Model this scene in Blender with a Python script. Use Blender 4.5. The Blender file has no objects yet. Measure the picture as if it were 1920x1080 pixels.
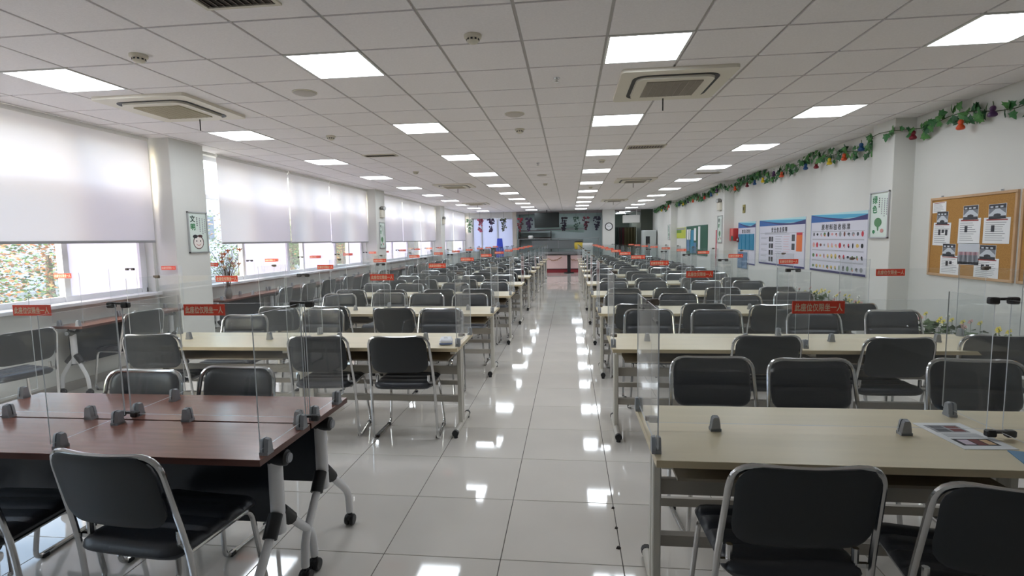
import bpy, bmesh, math, random
from mathutils import Vector, Matrix
random.seed(7)
SC = bpy.context.scene
COL = SC.collection
PI = math.pi

# ------------------------------------------------------------------ camera
CAM_H = 1.5878
YAW, PITCH, ROLL, FPX = 0.110208, 0.0936255, -0.0173934, 979.62
def cam_axes():
    cy, sy = math.cos(YAW), math.sin(YAW)
    f0, r0, u0 = Vector((-sy, cy, 0)), Vector((cy, sy, 0)), Vector((0, 0, 1))
    cp, sp = math.cos(PITCH), math.sin(PITCH)
    W = f0*cp - u0*sp; U = u0*cp + f0*sp
    cr, sr = math.cos(ROLL), math.sin(ROLL)
    return r0*cr + U*sr, U*cr - r0*sr, W
RX, UX, WX = cam_axes()
cam = bpy.data.cameras.new('camera'); cam_o = bpy.data.objects.new('camera', cam); COL.objects.link(cam_o)
cam.sensor_fit = 'HORIZONTAL'; cam.sensor_width = 36; cam.lens = FPX/1920*36
cam.clip_start = 0.05; cam.clip_end = 300
m = Matrix((RX, UX, -WX)).transposed().to_4x4(); m.translation = (0, 0, CAM_H)
cam_o.matrix_world = m
SC.camera = cam_o
def project(x, y, z):
    d = Vector((x, y, z-CAM_H)); w = d.dot(WX)
    if w < 0.05: return None
    return 960+FPX*d.dot(RX)/w, 540-FPX*d.dot(UX)/w

# ------------------------------------------------------------------ world, exposure
SC.view_settings.view_transform = 'Standard'; SC.view_settings.look = 'None'
SC.view_settings.gamma = 1; SC.view_settings.use_curve_mapping = False
SC.view_settings.exposure = 0.42
SKY_STRENGTH = 1.5
PANEL_WATT = 11.0
w = bpy.data.worlds.new('sky'); SC.world = w; w.use_nodes = True
nt = w.node_tree; nt.nodes.clear()
out = nt.nodes.new('ShaderNodeOutputWorld'); bg = nt.nodes.new('ShaderNodeBackground')
sky = nt.nodes.new('ShaderNodeTexSky'); sky.sky_type = 'NISHITA'; sky.sun_disc = False
sky.sun_elevation = math.radians(38); sky.sun_rotation = math.radians(200); sky.air_density = 1.6; sky.dust_density = 4.0; sky.ozone_density = 1.0
nt.links.new(sky.outputs[0], bg.inputs[0]); bg.inputs[1].default_value = SKY_STRENGTH
nt.links.new(bg.outputs[0], out.inputs[0])
SC.cycles.transparent_max_bounces = 72
SC.cycles.max_bounces = 8; SC.cycles.diffuse_bounces = 5; SC.cycles.glossy_bounces = 3
SC.cycles.sample_clamp_indirect = 6; SC.cycles.use_adaptive_sampling = True; SC.cycles.adaptive_threshold = 0.02
SC.cycles.caustics_reflective = False; SC.cycles.caustics_refractive = False

# ------------------------------------------------------------------ materials
def lin(c):
    return tuple(((v/255)/12.92 if v/255 <= 0.04045 else ((v/255+0.055)/1.055)**2.4) for v in c)
MATS = {}
def mat(name, rgb, rough=0.5, metal=0.0, spec=0.5, noise=None, bump=None, coat=0, emit=None, alpha=None):
    """rgb is sRGB 0-255. noise=(scale, amount, stretch xyz) varies colour; bump=(scale, strength)."""
    if name in MATS: return MATS[name]
    M = bpy.data.materials.new(name); M.use_nodes = True
    t = M.node_tree; b = t.nodes['Principled BSDF']
    c = lin(rgb)+(1,)
    b.inputs['Base Color'].default_value = c; b.inputs['Roughness'].default_value = rough
    b.inputs['Metallic'].default_value = metal; b.inputs['Specular IOR Level'].default_value = spec
    if coat: b.inputs['Coat Weight'].default_value = coat; b.inputs['Coat Roughness'].default_value = 0.06
    if noise or bump:
        tc = t.nodes.new('ShaderNodeTexCoord'); mp = t.nodes.new('ShaderNodeMapping')
        t.links.new(tc.outputs['Object'], mp.inputs[0])
        if noise and len(noise) > 2: mp.inputs['Scale'].default_value = noise[2]
    if noise:
        n = t.nodes.new('ShaderNodeTexNoise'); n.inputs['Scale'].default_value = noise[0]; n.inputs['Detail'].default_value = 5
        t.links.new(mp.outputs[0], n.inputs['Vector'])
        r = t.nodes.new('ShaderNodeValToRGB'); a = noise[1]
        r.color_ramp.elements[0].position = .3; r.color_ramp.elements[1].position = .7
        r.color_ramp.elements[0].color = tuple(max(0, v*(1-a)) for v in c[:3])+(1,)
        r.color_ramp.elements[1].color = tuple(min(1, v*(1+a)) for v in c[:3])+(1,)
        t.links.new(n.outputs['Fac'], r.inputs[0]); t.links.new(r.outputs[0], b.inputs['Base Color'])
    if bump:
        n2 = t.nodes.new('ShaderNodeTexNoise'); n2.inputs['Scale'].default_value = bump[0]; n2.inputs['Detail'].default_value = 4
        t.links.new(tc.outputs['Object'], n2.inputs['Vector'])
        bp = t.nodes.new('ShaderNodeBump'); bp.inputs['Strength'].default_value = bump[1]; bp.inputs['Distance'].default_value = 0.01
        t.links.new(n2.outputs['Fac'], bp.inputs['Height']); t.links.new(bp.outputs[0], b.inputs['Normal'])
    if emit:
        b.inputs['Emission Color'].default_value = lin(emit[0])+(1,); b.inputs['Emission Strength'].default_value = emit[1]
    MATS[name] = M
    return M
def clear_mat(name, tint, base_refl, graze, power, haze, rough=0.02):
    """clear sheet: see-through with a mirror share rising at grazing angles and a little haze"""
    M = bpy.data.materials.new(name); M.use_nodes = True; t = M.node_tree; t.nodes.clear()
    o = t.nodes.new('ShaderNodeOutputMaterial')
    tr = t.nodes.new('ShaderNodeBsdfTransparent'); tr.inputs[0].default_value = lin(tint)+(1,)
    gl = t.nodes.new('ShaderNodeBsdfGlossy'); gl.inputs['Roughness'].default_value = rough; gl.inputs[0].default_value = (.95, .95, .95, 1)
    df = t.nodes.new('ShaderNodeBsdfDiffuse'); df.inputs[0].default_value = (.85, .86, .87, 1)
    tl = t.nodes.new('ShaderNodeBsdfTranslucent'); tl.inputs[0].default_value = (.85, .86, .87, 1)
    lw = t.nodes.new('ShaderNodeLayerWeight'); lw.inputs[0].default_value = .5
    pw = t.nodes.new('ShaderNodeMath'); pw.operation = 'POWER'; pw.inputs[1].default_value = power
    t.links.new(lw.outputs['Facing'], pw.inputs[0])
    ma = t.nodes.new('ShaderNodeMath'); ma.operation = 'MULTIPLY_ADD'; ma.inputs[1].default_value = graze; ma.inputs[2].default_value = base_refl
    t.links.new(pw.outputs[0], ma.inputs[0])
    hz = t.nodes.new('ShaderNodeMath'); hz.operation = 'MULTIPLY_ADD'; hz.inputs[1].default_value = haze*6; hz.inputs[2].default_value = haze
    t.links.new(pw.outputs[0], hz.inputs[0])
    dm = t.nodes.new('ShaderNodeMixShader'); dm.inputs[0].default_value = .5
    t.links.new(df.outputs[0], dm.inputs[1]); t.links.new(tl.outputs[0], dm.inputs[2])
    m1 = t.nodes.new('ShaderNodeMixShader'); t.links.new(hz.outputs[0], m1.inputs[0])
    t.links.new(tr.outputs[0], m1.inputs[1]); t.links.new(dm.outputs[0], m1.inputs[2])
    m2 = t.nodes.new('ShaderNodeMixShader'); t.links.new(ma.outputs[0], m2.inputs[0])
    t.links.new((m1 if haze else tr).outputs[0], m2.inputs[1]); t.links.new(gl.outputs[0], m2.inputs[2])
    t.links.new(m2.outputs[0], o.inputs[0]); MATS[name] = M
    return M
def fabric_mat(name, rgb, trans):
    M = bpy.data.materials.new(name); M.use_nodes = True; t = M.node_tree; t.nodes.clear()
    o = t.nodes.new('ShaderNodeOutputMaterial'); a = t.nodes.new('ShaderNodeBsdfDiffuse'); b = t.nodes.new('ShaderNodeBsdfTranslucent')
    a.inputs[0].default_value = lin(rgb)+(1,); b.inputs[0].default_value = lin(rgb)+(1,)
    mx = t.nodes.new('ShaderNodeMixShader'); mx.inputs[0].default_value = trans
    t.links.new(a.outputs[0], mx.inputs[1]); t.links.new(b.outputs[0], mx.inputs[2]); t.links.new(mx.outputs[0], o.inputs[0])
    MATS[name] = M; return M
def emit_mat(name, rgb, s):
    M = bpy.data.materials.new(name); M.use_nodes = True; t = M.node_tree; t.nodes.clear()
    o = t.nodes.new('ShaderNodeOutputMaterial'); e = t.nodes.new('ShaderNodeEmission')
    e.inputs[0].default_value = lin(rgb)+(1,); e.inputs[1].default_value = s
    t.links.new(e.outputs[0], o.inputs[0]); MATS[name] = M; return M

ACRYL = clear_mat('acrylic', (253, 254, 254), .025, .30, 4.0, .016, 0.0)
ACRYLF = clear_mat('acrylic_plain', (252, 253, 253), .04, .34, 4.0, 0, 0.0)
GLASS = clear_mat('window_glass', (250, 252, 252), .03, .5, 4.0, .002)
EDGE = mat('acrylic_edge', (214, 218, 222), .25)
FROST = fabric_mat('frosted_film', (206, 204, 215), .63)
TINT = clear_mat('tinted_glass', (212, 215, 218), .03, .5, 4.0, .03)
BLIND = fabric_mat('blind_fabric', (238, 236, 238), .45)
LIGHT = emit_mat('light_diffuser', (240, 247, 255), PANEL_WATT)
TILEF = mat('porcelain_tile', (226, 221, 213), .05, spec=.5, noise=(1.3, .05), coat=.25)
GROUT = mat('grout', (92, 86, 80), .8)
TILEC = mat('mineral_ceiling_tile', (242, 238, 239), .9, noise=(60, .03), bump=(120, .15))
TBAR = mat('ceiling_t_bar', (188, 184, 182), .5)
WALL = mat('white_wall_paint', (219, 219, 214), .7, noise=(2, .015))
CREAM = mat('cream_laminate', (222, 209, 178), .32, noise=(3, .04, (.5, 6, 1)))
CREAME = mat('cream_edge_band', (208, 192, 158), .4)
STEELW = mat('pale_grey_steel', (206, 202, 192), .35, spec=.5)
RAIL = mat('warm_grey_rail', (172, 166, 156), .4)
BROWN = mat('brown_laminate', (146, 101, 88), .22, noise=(4, .14, (1, 9, 1)))
BROWNE = mat('brown_edge_band', (92, 56, 46), .4)
MODEST = mat('black_modesty_panel', (34, 40, 48), .35)
LEATHER = mat('black_leatherette', (45, 48, 54), .38, spec=.5, bump=(90, .08))
LEATHB = mat('black_back_shell', (42, 45, 48), .5)
CHROME = mat('chrome_tube', (205, 205, 205), .16, metal=1.0)
CLAMP = mat('grey_plastic_clamp', (150, 153, 158), .45)
CLIP = mat('dark_plastic_clip', (52, 50, 50), .45)
BLACK = mat('black_plastic', (28, 29, 31), .45)
WHITEP = mat('white_plastic', (225, 224, 220), .4)
WHITEL = mat('white_powder_leg', (228, 228, 230), .35)
RED = mat('red_sign', (248, 82, 58), .4)
REDTXT = mat('sign_lettering', (255, 224, 196), .5)
PAPER = mat('white_paper', (236, 237, 238), .7)
INK = mat('black_ink', (40, 40, 44), .7)
GREY1 = mat('grey_print', (150, 152, 156), .7)
GREY2 = mat('dark_grey_print', (84, 86, 92), .7)
CORK = mat('cork', (178, 132, 72), .9, noise=(120, .15), bump=(200, .2))
OAK = mat('pale_wood_frame', (196, 160, 122), .5, noise=(8, .1, (1, 1, 12)))
BEIGE = mat('aged_beige_plastic', (214, 208, 192), .45)
ALU = mat('aluminium', (196, 198, 200), .3, metal=.8)

# ------------------------------------------------------------------ mesh helpers
class MB:
    def __init__(s): s.v = []; s.f = []; s.mi = []
    def add(s, vs, fs, mi=0, M=None):
        o = len(s.v)
        s.v += [tuple(M @ Vector(p)) if M else tuple(p) for p in vs]
        s.f += [tuple(i+o for i in f) for f in fs]; s.mi += [mi]*len(fs)
        return s
    def box(s, x0, x1, y0, y1, z0, z1, mi=0, M=None):
        v = [(x, y, z) for z in (z0, z1) for y in (y0, y1) for x in (x0, x1)]
        return s.add(v, [(0, 2, 3, 1), (4, 5, 7, 6), (0, 1, 5, 4), (2, 6, 7, 3), (0, 4, 6, 2), (1, 3, 7, 5)], mi, M)
    def cbox(s, x0, x1, y0, y1, z0, z1, c=.005, mi=0, M=None, seg=1):
        bm = bmesh.new(); bmesh.ops.create_cube(bm, size=1)
        for v in bm.verts:
            v.co = Vector(((x0+x1)/2+v.co.x*(x1-x0), (y0+y1)/2+v.co.y*(y1-y0), (z0+z1)/2+v.co.z*(z1-z0)))
        bmesh.ops.bevel(bm, geom=bm.edges[:], offset=c, segments=seg, affect='EDGES', profile=.5)
        bm.verts.ensure_lookup_table()
        vs = [v.co.copy() for v in bm.verts]; fs = [tuple(l.vert.index for l in f.loops) for f in bm.faces]; bm.free()
        return s.add(vs, fs, mi, M)
    def prism(s, pts, h0, h1, mi=0, M=None, taper=1.0):
        n = len(pts); cx = sum(p[0] for p in pts)/n; cy = sum(p[1] for p in pts)/n
        v = [(p[0], p[1], h0) for p in pts]+[(cx+(p[0]-cx)*taper, cy+(p[1]-cy)*taper, h1) for p in pts]
        f = [tuple(range(n-1, -1, -1)), tuple(range(n, 2*n))]+[(i, (i+1) % n, n+(i+1) % n, n+i) for i in range(n)]
        return s.add(v, f, mi, M)
    def poly(s, pts, z=0, mi=0, M=None):
        return s.add([(p[0], p[1], z) for p in pts], [tuple(range(len(pts)))], mi, M)
    def rect(s, x0, x1, y0, y1, z=0, mi=0, M=None): return s.poly([(x0, y0), (x1, y0), (x1, y1), (x0, y1)], z, mi, M)
    def ell(s, cx, cy, rx, ry, z=0, mi=0, n=10, M=None, rot=0):
        return s.poly([(cx+rx*math.cos(2*PI*i/n+rot), cy+ry*math.sin(2*PI*i/n+rot)) for i in range(n)], z, mi, M)
    def lathe(s, prof, n=16, mi=0, M=None):
        v = []; f = []
        for r, z in prof: v += [(r*math.cos(2*PI*i/n), r*math.sin(2*PI*i/n), z) for i in range(n)]
        for k in range(len(prof)-1):
            f += [(k*n+i, k*n+(i+1) % n, (k+1)*n+(i+1) % n, (k+1)*n+i) for i in range(n)]
        f += [tuple(range(n-1, -1, -1)), tuple((len(prof)-1)*n+i for i in range(n))]
        return s.add(v, f, mi, M)
    def tube(s, path, r, n=8, mi=0, closed=False, radii=None):
        P = [Vector(p) for p in path]; L = len(P); rings = []
        T = []
        for i in range(L):
            a = P[(i-1) % L] if (closed or i > 0) else P[i]; b = P[(i+1) % L] if (closed or i < L-1) else P[i]
            T.append((b-a).normalized())
        up = Vector((0, 0, 1)) if abs(T[0].z) < .9 else Vector((1, 0, 0))
        N = (up-T[0]*up.dot(T[0])).normalized()
        for i in range(L):
            N = (N-T[i]*N.dot(T[i])).normalized(); B = T[i].cross(N); rr = radii[i] if radii else r
            rings.append([P[i]+(N*math.cos(2*PI*k/n)+B*math.sin(2*PI*k/n))*rr for k in range(n)])
        v = [p for q in rings for p in q]; f = []
        for i in range(L if closed else L-1):
            a, b = i*n, ((i+1) % L)*n
            f += [(a+k, a+(k+1) % n, b+(k+1) % n, b+k) for k in range(n)]
        if not closed: f += [tuple(range(n-1, -1, -1)), tuple((L-1)*n+k for k in range(n))]
        return s.add(v, f, mi)
    def ball(s, c, r, sz=1.0, mi=0, n=7, m=5):
        prof = [(max(.0005, r*math.sin(PI*k/m)), -r*sz*math.cos(PI*k/m)) for k in range(m+1)]
        return s.lathe(prof, n, mi, Matrix.Translation(c))
    def mesh(s, name, mats, smooth=None):
        me = bpy.data.meshes.new(name); me.from_pydata(s.v, [], s.f)
        for M in (mats if isinstance(mats, (list, tuple)) else [mats]): me.materials.append(M)
        me.polygons.foreach_set('material_index', s.mi)
        if smooth is not None:
            me.shade_smooth(); me.set_sharp_from_angle(angle=math.radians(smooth))
        me.update(); return me
def fillet(pts, rad, n=5, closed=False):
    P = [Vector(p) for p in pts]; out = []; L = len(P)
    for i in range(L):
        r = rad[i] if isinstance(rad, (list, tuple)) else rad
        if (not closed and i in (0, L-1)) or r <= 0: out.append(P[i]); continue
        a, b, c = P[i-1], P[i], P[(i+1) % L]
        d = min(r, (a-b).length*.48, (c-b).length*.48)
        p, q = b+(a-b).normalized()*d, b+(c-b).normalized()*d
        for k in range(n+1):
            t = k/n; out.append(p*(1-t)**2+b*2*t*(1-t)+q*t*t)
    return out
def rrect(x0, x1, y0, y1, r, n=4):
    o = []
    for cx, cy, a in ((x1-r, y1-r, 0), (x0+r, y1-r, PI/2), (x0+r, y0+r, PI), (x1-r, y0+r, 1.5*PI)):
        o += [(cx+r*math.cos(a+PI/2*k/n), cy+r*math.sin(a+PI/2*k/n)) for k in range(n+1)]
    return o
def ob(name, me, parent=None, loc=None, rz=None, M=None):
    o = bpy.data.objects.new(name, me); COL.objects.link(o)
    if parent is not None: o.parent = parent
    if M is not None: o.matrix_local = M
    if loc is not None: o.location = loc
    if rz is not None: o.rotation_euler = (0, 0, rz)
    return o
def tag(o, label, cat, group=None):
    o['label'] = label; o['category'] = cat
    if group: o['group'] = group
    return o
def thing(name, label, cat, loc=(0, 0, 0), rz=0, group=None, M=None):
    o = ob(name, None, None, loc if M is None else None, rz if M is None else None, M)
    o.empty_display_size = .1
    return tag(o, label, cat, group)
def struct(o): o['kind'] = 'structure'; return o
def copy_tree(o, parent=None, deep=True):
    c = o.copy(); COL.objects.link(c); c.parent = parent
    if deep:
        for ch in o.children: copy_tree(ch, c)
    return c
TXT = {}
def text_mesh(body, size, material, bold=0.0, align='CENTER', line=1.0):
    k = (body, size, material.name, bold, align)
    if k in TXT: return TXT[k]
    c = bpy.data.curves.new('text', 'FONT'); c.body = body; c.size = 1; c.resolution_u = 2
    c.align_x = align; c.align_y = 'CENTER'; c.space_line = line
    o = bpy.data.objects.new('text', c); COL.objects.link(o)
    bpy.context.view_layer.update()
    me = bpy.data.meshes.new_from_object(o.evaluated_get(bpy.context.evaluated_depsgraph_get()))
    me.materials.clear(); me.materials.append(material)
    for v in me.vertices: v.co *= size
    if bold:          # heavier strokes: four slightly shifted copies
        V = [v.co.copy() for v in me.vertices]; F = [tuple(p.vertices) for p in me.polygons]; b_ = MB()
        for q, (dx, dy) in enumerate(((bold, 0), (-bold, 0), (0, bold), (0, -bold))): b_.add([(p.x+dx, p.y+dy, p.z+q*size*.0005) for p in V], F)
        me = b_.mesh('lettering', material)
    if align == 'CENTER' and len(me.vertices):
        for a in (0, 1):
            q = [v.co[a] for v in me.vertices]; d = (min(q)+max(q))/2
            for v in me.vertices: v.co[a] -= d
    bpy.data.objects.remove(o); bpy.data.curves.remove(c)
    TXT[k] = me; return me
def frame_mat(o, u, v):
    u = Vector(u); v = Vector(v); n = u.cross(v); M = Matrix((u, v, n)).transposed().to_4x4(); M.translation = o; return M
def on_right(y, z, x=4.25): return frame_mat((x, y, z), (0, -1, 0), (0, 0, 1))      # faces the room from the noticeboard wall
def on_left(y, z, x=-5.2): return frame_mat((x, y, z), (0, 1, 0), (0, 0, 1))
def on_far(x, z, y=27.5): return frame_mat((x, y, z), (1, 0, 0), (0, 0, 1))
ORD = ['front', 'second', 'third', 'fourth', 'fifth', 'sixth', 'seventh', 'eighth', 'ninth', 'tenth', 'eleventh']
NTH = ['first', 'second', 'third', 'fourth', 'fifth', 'sixth', 'seventh', 'eighth', 'ninth', 'tenth', 'eleventh', 'twelfth', 'thirteenth', 'fourteenth', 'fifteenth', 'sixteenth', 'seventeenth', 'eighteenth', 'nineteenth', 'twentieth']

# ------------------------------------------------------------------ room shell
XL, XR, CEIL, YB, YF = -5.5, 4.25, 2.986, -3.0, 27.5
FX0, FY0, CX0, CY0 = -0.351277, 2.439334, -0.324992, 3.243813
LIGHT_X = [CX0-7*.6, CX0-3*.6, CX0+.6, CX0+5*.6]
LIGHT_Y = [CY0+.6+2.4*k for k in range(10)]
light_cells = {(round((x-CX0)/.6), round((y-CY0)/.6)) for x in LIGHT_X for y in LIGHT_Y}

fl = struct(ob('floor', MB().box(XL-.3, XR+.3, YB-.2, 33.2, -.12, -.004).mesh('floor', GROUT)))
ce = struct(ob('ceiling', MB().box(XL-.3, XR+.3, YB-.2, YF+.15, CEIL+.012, CEIL+.2).box(-2.95, XR+.3, YF+.15, 33.2, CEIL+.005, CEIL+.2).mesh('ceiling', TBAR)))
def tile_field(parent, x0, y0, lo, hi, z0, z1, gap, material, skip, name, rest):
    cells = []
    i0, i1 = math.floor((lo[0]-x0)/.6), math.ceil((hi[0]-x0)/.6)
    j0, j1 = math.floor((lo[1]-y0)/.6), math.ceil((hi[1]-y0)/.6)
    for i in range(i0, i1):
        for j in range(j0, j1):
            if (i, j) in skip: continue
            ax, bx = max(lo[0], x0+.6*i), min(hi[0], x0+.6*i+.6); ay, by = max(lo[1], y0+.6*j), min(hi[1], y0+.6*j+.6)
            if bx-ax < .03 or by-ay < .03: continue
            p = [project(*q) for q in ((ax, ay, z1), (bx, ay, z1), (ax, by, z1), (bx, by, z1))]
            area = 0
            if all(p):
                if any(-5 < q[0] < 1925 and -5 < q[1] < 1085 for q in p):
                    area = abs((p[3][0]-p[0][0])*(p[2][1]-p[1][1])-(p[3][1]-p[0][1])*(p[2][0]-p[1][0]))
            cells.append((area, ax, bx, ay, by))
    cells.sort(reverse=True)
    full = MB().cbox(-.3+gap/2, .3-gap/2, -.3+gap/2, .3-gap/2, z0, z1, .0015).mesh(name, material)
    far = MB()
    for k, (a, ax, bx, ay, by) in enumerate(cells):
        if k < 300 and a > 0:
            if bx-ax > .599 and by-ay > .599: ob(name, full, parent, ((ax+bx)/2, (ay+by)/2, 0))
            else: ob(name, MB().box(ax+gap/2, bx-gap/2, ay+gap/2, by-gap/2, z0, z1).mesh(name, material), parent)
        else: far.box(ax+gap/2, bx-gap/2, ay+gap/2, by-gap/2, z0, z1)
    o = ob(rest, far.mesh(rest, material), parent); o['kind'] = 'stuff'
tile_field(fl, FX0, FY0, (XL, YB), (XR, 33), -.02, 0, .004, TILEF, set(), 'floor_tile', 'distant_floor_tiles')
tile_field(ce, CX0, CY0, (XL, YB), (XR, YF+.1), CEIL, CEIL+.03, .022, TILEC, light_cells, 'ceiling_tile', 'distant_ceiling_tiles')

# windows between the pillars (near Y, far Y) on the window side
PIL_L = [(-.8, -.15), (6.45, 7.1), (13.8, 14.5), (21.05, 21.7)]
WIN = [(0.0, 6.4), (7.15, 13.75), (14.55, 21.0), (21.75, 27.4)]
SILL, WTOP = .97, 2.95
wl = MB()
wl.box(XL-.25, XL, YB, YF, 0, SILL-.03); wl.box(XL-.25, XL, YB, YF, WTOP, CEIL+.02)
prev = YB
for a, b in WIN: wl.box(XL-.25, XL, prev, a, SILL-.03, WTOP); prev = b
wl.box(XL-.25, XL, prev, YF, SILL-.03, WTOP)
struct(ob('wall_left', wl.mesh('wall_left', WALL)))
struct(ob('wall_right', MB().box(XR, XR+.2, YB, 33, 0, CEIL+.02).mesh('wall_right', WALL)))
struct(ob('wall_behind', MB().box(XL-.25, XR+.2, YB-.2, YB, 0, CEIL+.02).mesh('wall_behind', WALL)))
for k, (a, b) in enumerate(PIL_L):
    o = struct(ob('pillar', MB().cbox(XL-.05, -5.2, a, b, 0, CEIL+.01, .006).mesh('pillar', WALL)))
PIL_R = [(7.07, 7.54), (14.2, 14.85), (21.4, 22.0)]
for a, b in PIL_R:
    struct(ob('pillar', MB().cbox(4.0, XR+.05, a, b, 0, CEIL+.01, .006).mesh('pillar', WALL)))
# baseboards
struct(ob('baseboard_left', MB().box(XL, XL+.012, YB, YF, 0, .1).mesh('baseboard_left', mat('baseboard', (170, 165, 158), .4))))
struct(ob('baseboard_right', MB().box(XR-.012, XR, YB, YF, 0, .1).mesh('baseboard_right', MATS['baseboard'])))

WFRAME = mat('white_window_frame', (226, 226, 230), .4)
MULL = [[.8, 2.3, 3.75, 5.27, 6.33], [7.2, 8.5, 9.95, 10.55, 12.1, 12.85, 13.7], [14.6, 16.2, 17.8, 19.4, 20.95], [21.8, 23.6, 25.4, 27.35]]
FROSTED = [{3}, {1, 3, 5}, {0, 1, 3}, {0, 2}]
for wi, (a, b) in enumerate(WIN):
    xw = XL-.14
    W = struct(ob('window_%d' % (wi+1), MB().box(xw-.03, xw+.03, a, b, SILL, SILL+.06).box(xw-.03, xw+.03, a, b, WTOP-.06, WTOP).box(xw-.03, xw+.03, a, a+.05, SILL, WTOP).box(xw-.03, xw+.03, b-.05, b, SILL, WTOP).mesh('window', WFRAME)))
    ob('transom', MB().box(xw-.03, xw+.03, a, b, 2.3, 2.36).mesh('transom', WFRAME), W)
    ob('window_sill', MB().cbox(XL-.12, XL+.1, a, b, SILL-.04, SILL, .006).mesh('sill', WFRAME), W)
    ys = [a]+MULL[wi]+[b]
    for y in MULL[wi]:
        ob('mullion', MB().box(xw-.035, xw+.04, y-.035, y+.035, SILL, WTOP).mesh('mullion', WFRAME), W)
    for k in range(len(ys)-1):
        if ys[k+1]-ys[k] < .1: continue
        fr = (k-1) in FROSTED[wi]
        ob('pane', MB().box(xw-.004, xw+.004, ys[k]+.02, ys[k+1]-.02, SILL+.02, 2.31).mesh('pane', FROST if fr else TINT), W)
        ob('top_pane', MB().box(xw-.004, xw+.004, ys[k]+.02, ys[k+1]-.02, 2.35, WTOP-.02).mesh('top_pane', GLASS), W)
BLINDS = [(1.9, 4.05, 1.62, 'white roller blind at the near edge of the window wall'), (4.1, 6.38, 1.62, 'broad white roller blind before the first window pillar'),
          (7.72, 9.78, 1.585, 'white roller blind just past the civility poster pillar'), (9.82, 11.55, 1.575, 'middle white roller blind of the second window bay'), (11.58, 13.78, 1.56, 'white roller blind ending at the second window pillar'),
          (14.7, 16.8, 1.555, 'first white roller blind past the second window pillar'), (16.85, 18.9, 1.55, 'middle white roller blind of the third window bay'), (18.95, 21.02, 1.54, 'white roller blind ending at the third window pillar'),
          (21.9, 24.4, 1.53, 'white roller blind just past the third window pillar'), (24.45, 27.2, 1.53, 'farthest white roller blind on the window wall')]
for a, b, z, lab in BLINDS:
    t = thing('roller_blind', lab, 'blind', (-5.44, (a+b)/2, z), 0, 'roller blinds'); L = (b-a)/2
    ob('blind_fabric', MB().box(-.0015, .0015, -L, L, .02, CEIL-z-.04).mesh('blind_fabric', BLIND), t)
    ob('bottom_bar', MB().cbox(-.012, .012, -L, L, 0, .03, .004).mesh('bottom_bar', mat('blind_bar', (150, 150, 152), .4)), t)
    ob('roller', MB().tube([(0, -L, CEIL-z-.03), (0, L, CEIL-z-.03)], .024, 10).mesh('roller', WHITEP), t)

# ------------------------------------------------------------------ ceiling fittings
colname = ['column by the windows', 'column over the window-bank tables', 'column just right of the aisle', 'column by the noticeboards']
lp = MB().rect(-.278, .278, -.278, .278, 0).mesh('diffuser', LIGHT)
for p in lp.polygons: p.flip()
lframe = MB()
for a in ((-.295, .295, -.295, -.278), (-.295, .295, .278, .295), (-.295, -.278, -.278, .278), (.278, .295, -.278, .278)): lframe.box(*a, -.004, .03)
lframe = lframe.mesh('frame', WHITEP)
for ci, x in enumerate(LIGHT_X):
    for k, y in enumerate(LIGHT_Y):
        t = thing('ceiling_light', 'lit square ceiling panel, %s from front in %s' % (NTH[k], colname[ci]), 'ceiling light', (x+.3, y+.3, CEIL), 0, 'square light panels')
        ob('diffuser', lp, t, (0, 0, .001)); ob('frame', lframe, t)

for x, y, lab in ((-1.6, 28.6, 'lit ceiling panel over the kitchen, window side'), (.4, 28.6, 'lit ceiling panel over the kitchen, clock side'), (3.0, 29.0, 'nearer lit ceiling panel inside the dark corridor'), (3.0, 31.2, 'farther lit ceiling panel inside the dark corridor')):
    t = thing('ceiling_light', lab, 'ceiling light', (x, y, CEIL-.03), 0, 'square light panels'); ob('diffuser', lp, t, (0, 0, .001)); ob('frame', lframe, t)
ACOL = mat('ac_off_white', (226, 220, 206), .45)
def make_ac(label, x, y, grille_dark=True):
    t = thing('air_conditioner', label, 'air conditioner', (x, y, CEIL), 0, 'ceiling cassette air conditioners')
    p = MB(); p.prism(rrect(-.48, .48, -.48, .48, .04), -.03, 0, taper=1.0)
    ob('cover_panel', p.mesh('cover_panel', ACOL, 30), t)
    r = MB(); path = rrect(-.37, .37, -.37, .37, .12, 6); n = len(path)
    inner = rrect(-.335, .335, -.335, .335, .1, 6)
    vs = [(a[0], a[1], -.034) for a in path]+[(a[0], a[1], -.032) for a in inner]
    r.add(vs, [(i, n+i, n+(i+1) % n, (i+1) % n) for i in range(n)])
    r.add([(a[0], a[1], -.034) for a in path]+[(a[0], a[1], -.028) for a in path], [((i+1) % n, i, n+i, n+(i+1) % n)[::-1] for i in range(n)])
    ob('air_slot', r.mesh('air_slot', BLACK), t)
    c = MB(); c.prism(rrect(-.33, .33, -.33, .33, .09, 6), -.05, -.03)
    ce_ = ob('centre_panel', c.mesh('centre_panel', ACOL, 30), t)
    g = MB().box(-.24, .24, -.24, .24, -.052, -.049, 0)
    for k in range(24): g.box(-.24, .24, -.237+k*.02, -.227+k*.02, -.058, -.052, 1)
    for k in range(9): g.box(-.24+k*.06-.002, -.24+k*.06+.002, -.24, .24, -.059, -.052, 1)
    ob('grille', g.mesh('grille', [mat('grille_dark', (96, 90, 84), .6) if grille_dark else mat('grille_tan', (176, 166, 140), .6), mat('grille_bar', (168, 160, 148), .5) if grille_dark else mat('grille_bar_tan', (184, 174, 148), .5)]), ce_)
    ob('ribbon', MB().box(-.006, .006, .37, .372, -.16, -.035).mesh('ribbon', BLACK), t)
make_ac('cassette air conditioner with tan grille over the window side, front row', -4.0, 5.08, False)
make_ac('cassette air conditioner with dark grille right of the aisle, front row', .93, 5.08)
make_ac('cassette air conditioner midway down the hall on the window side', -2.93, 13.45, False)
make_ac('cassette air conditioner midway down the hall on the noticeboard side', 1.62, 13.3)
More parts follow.
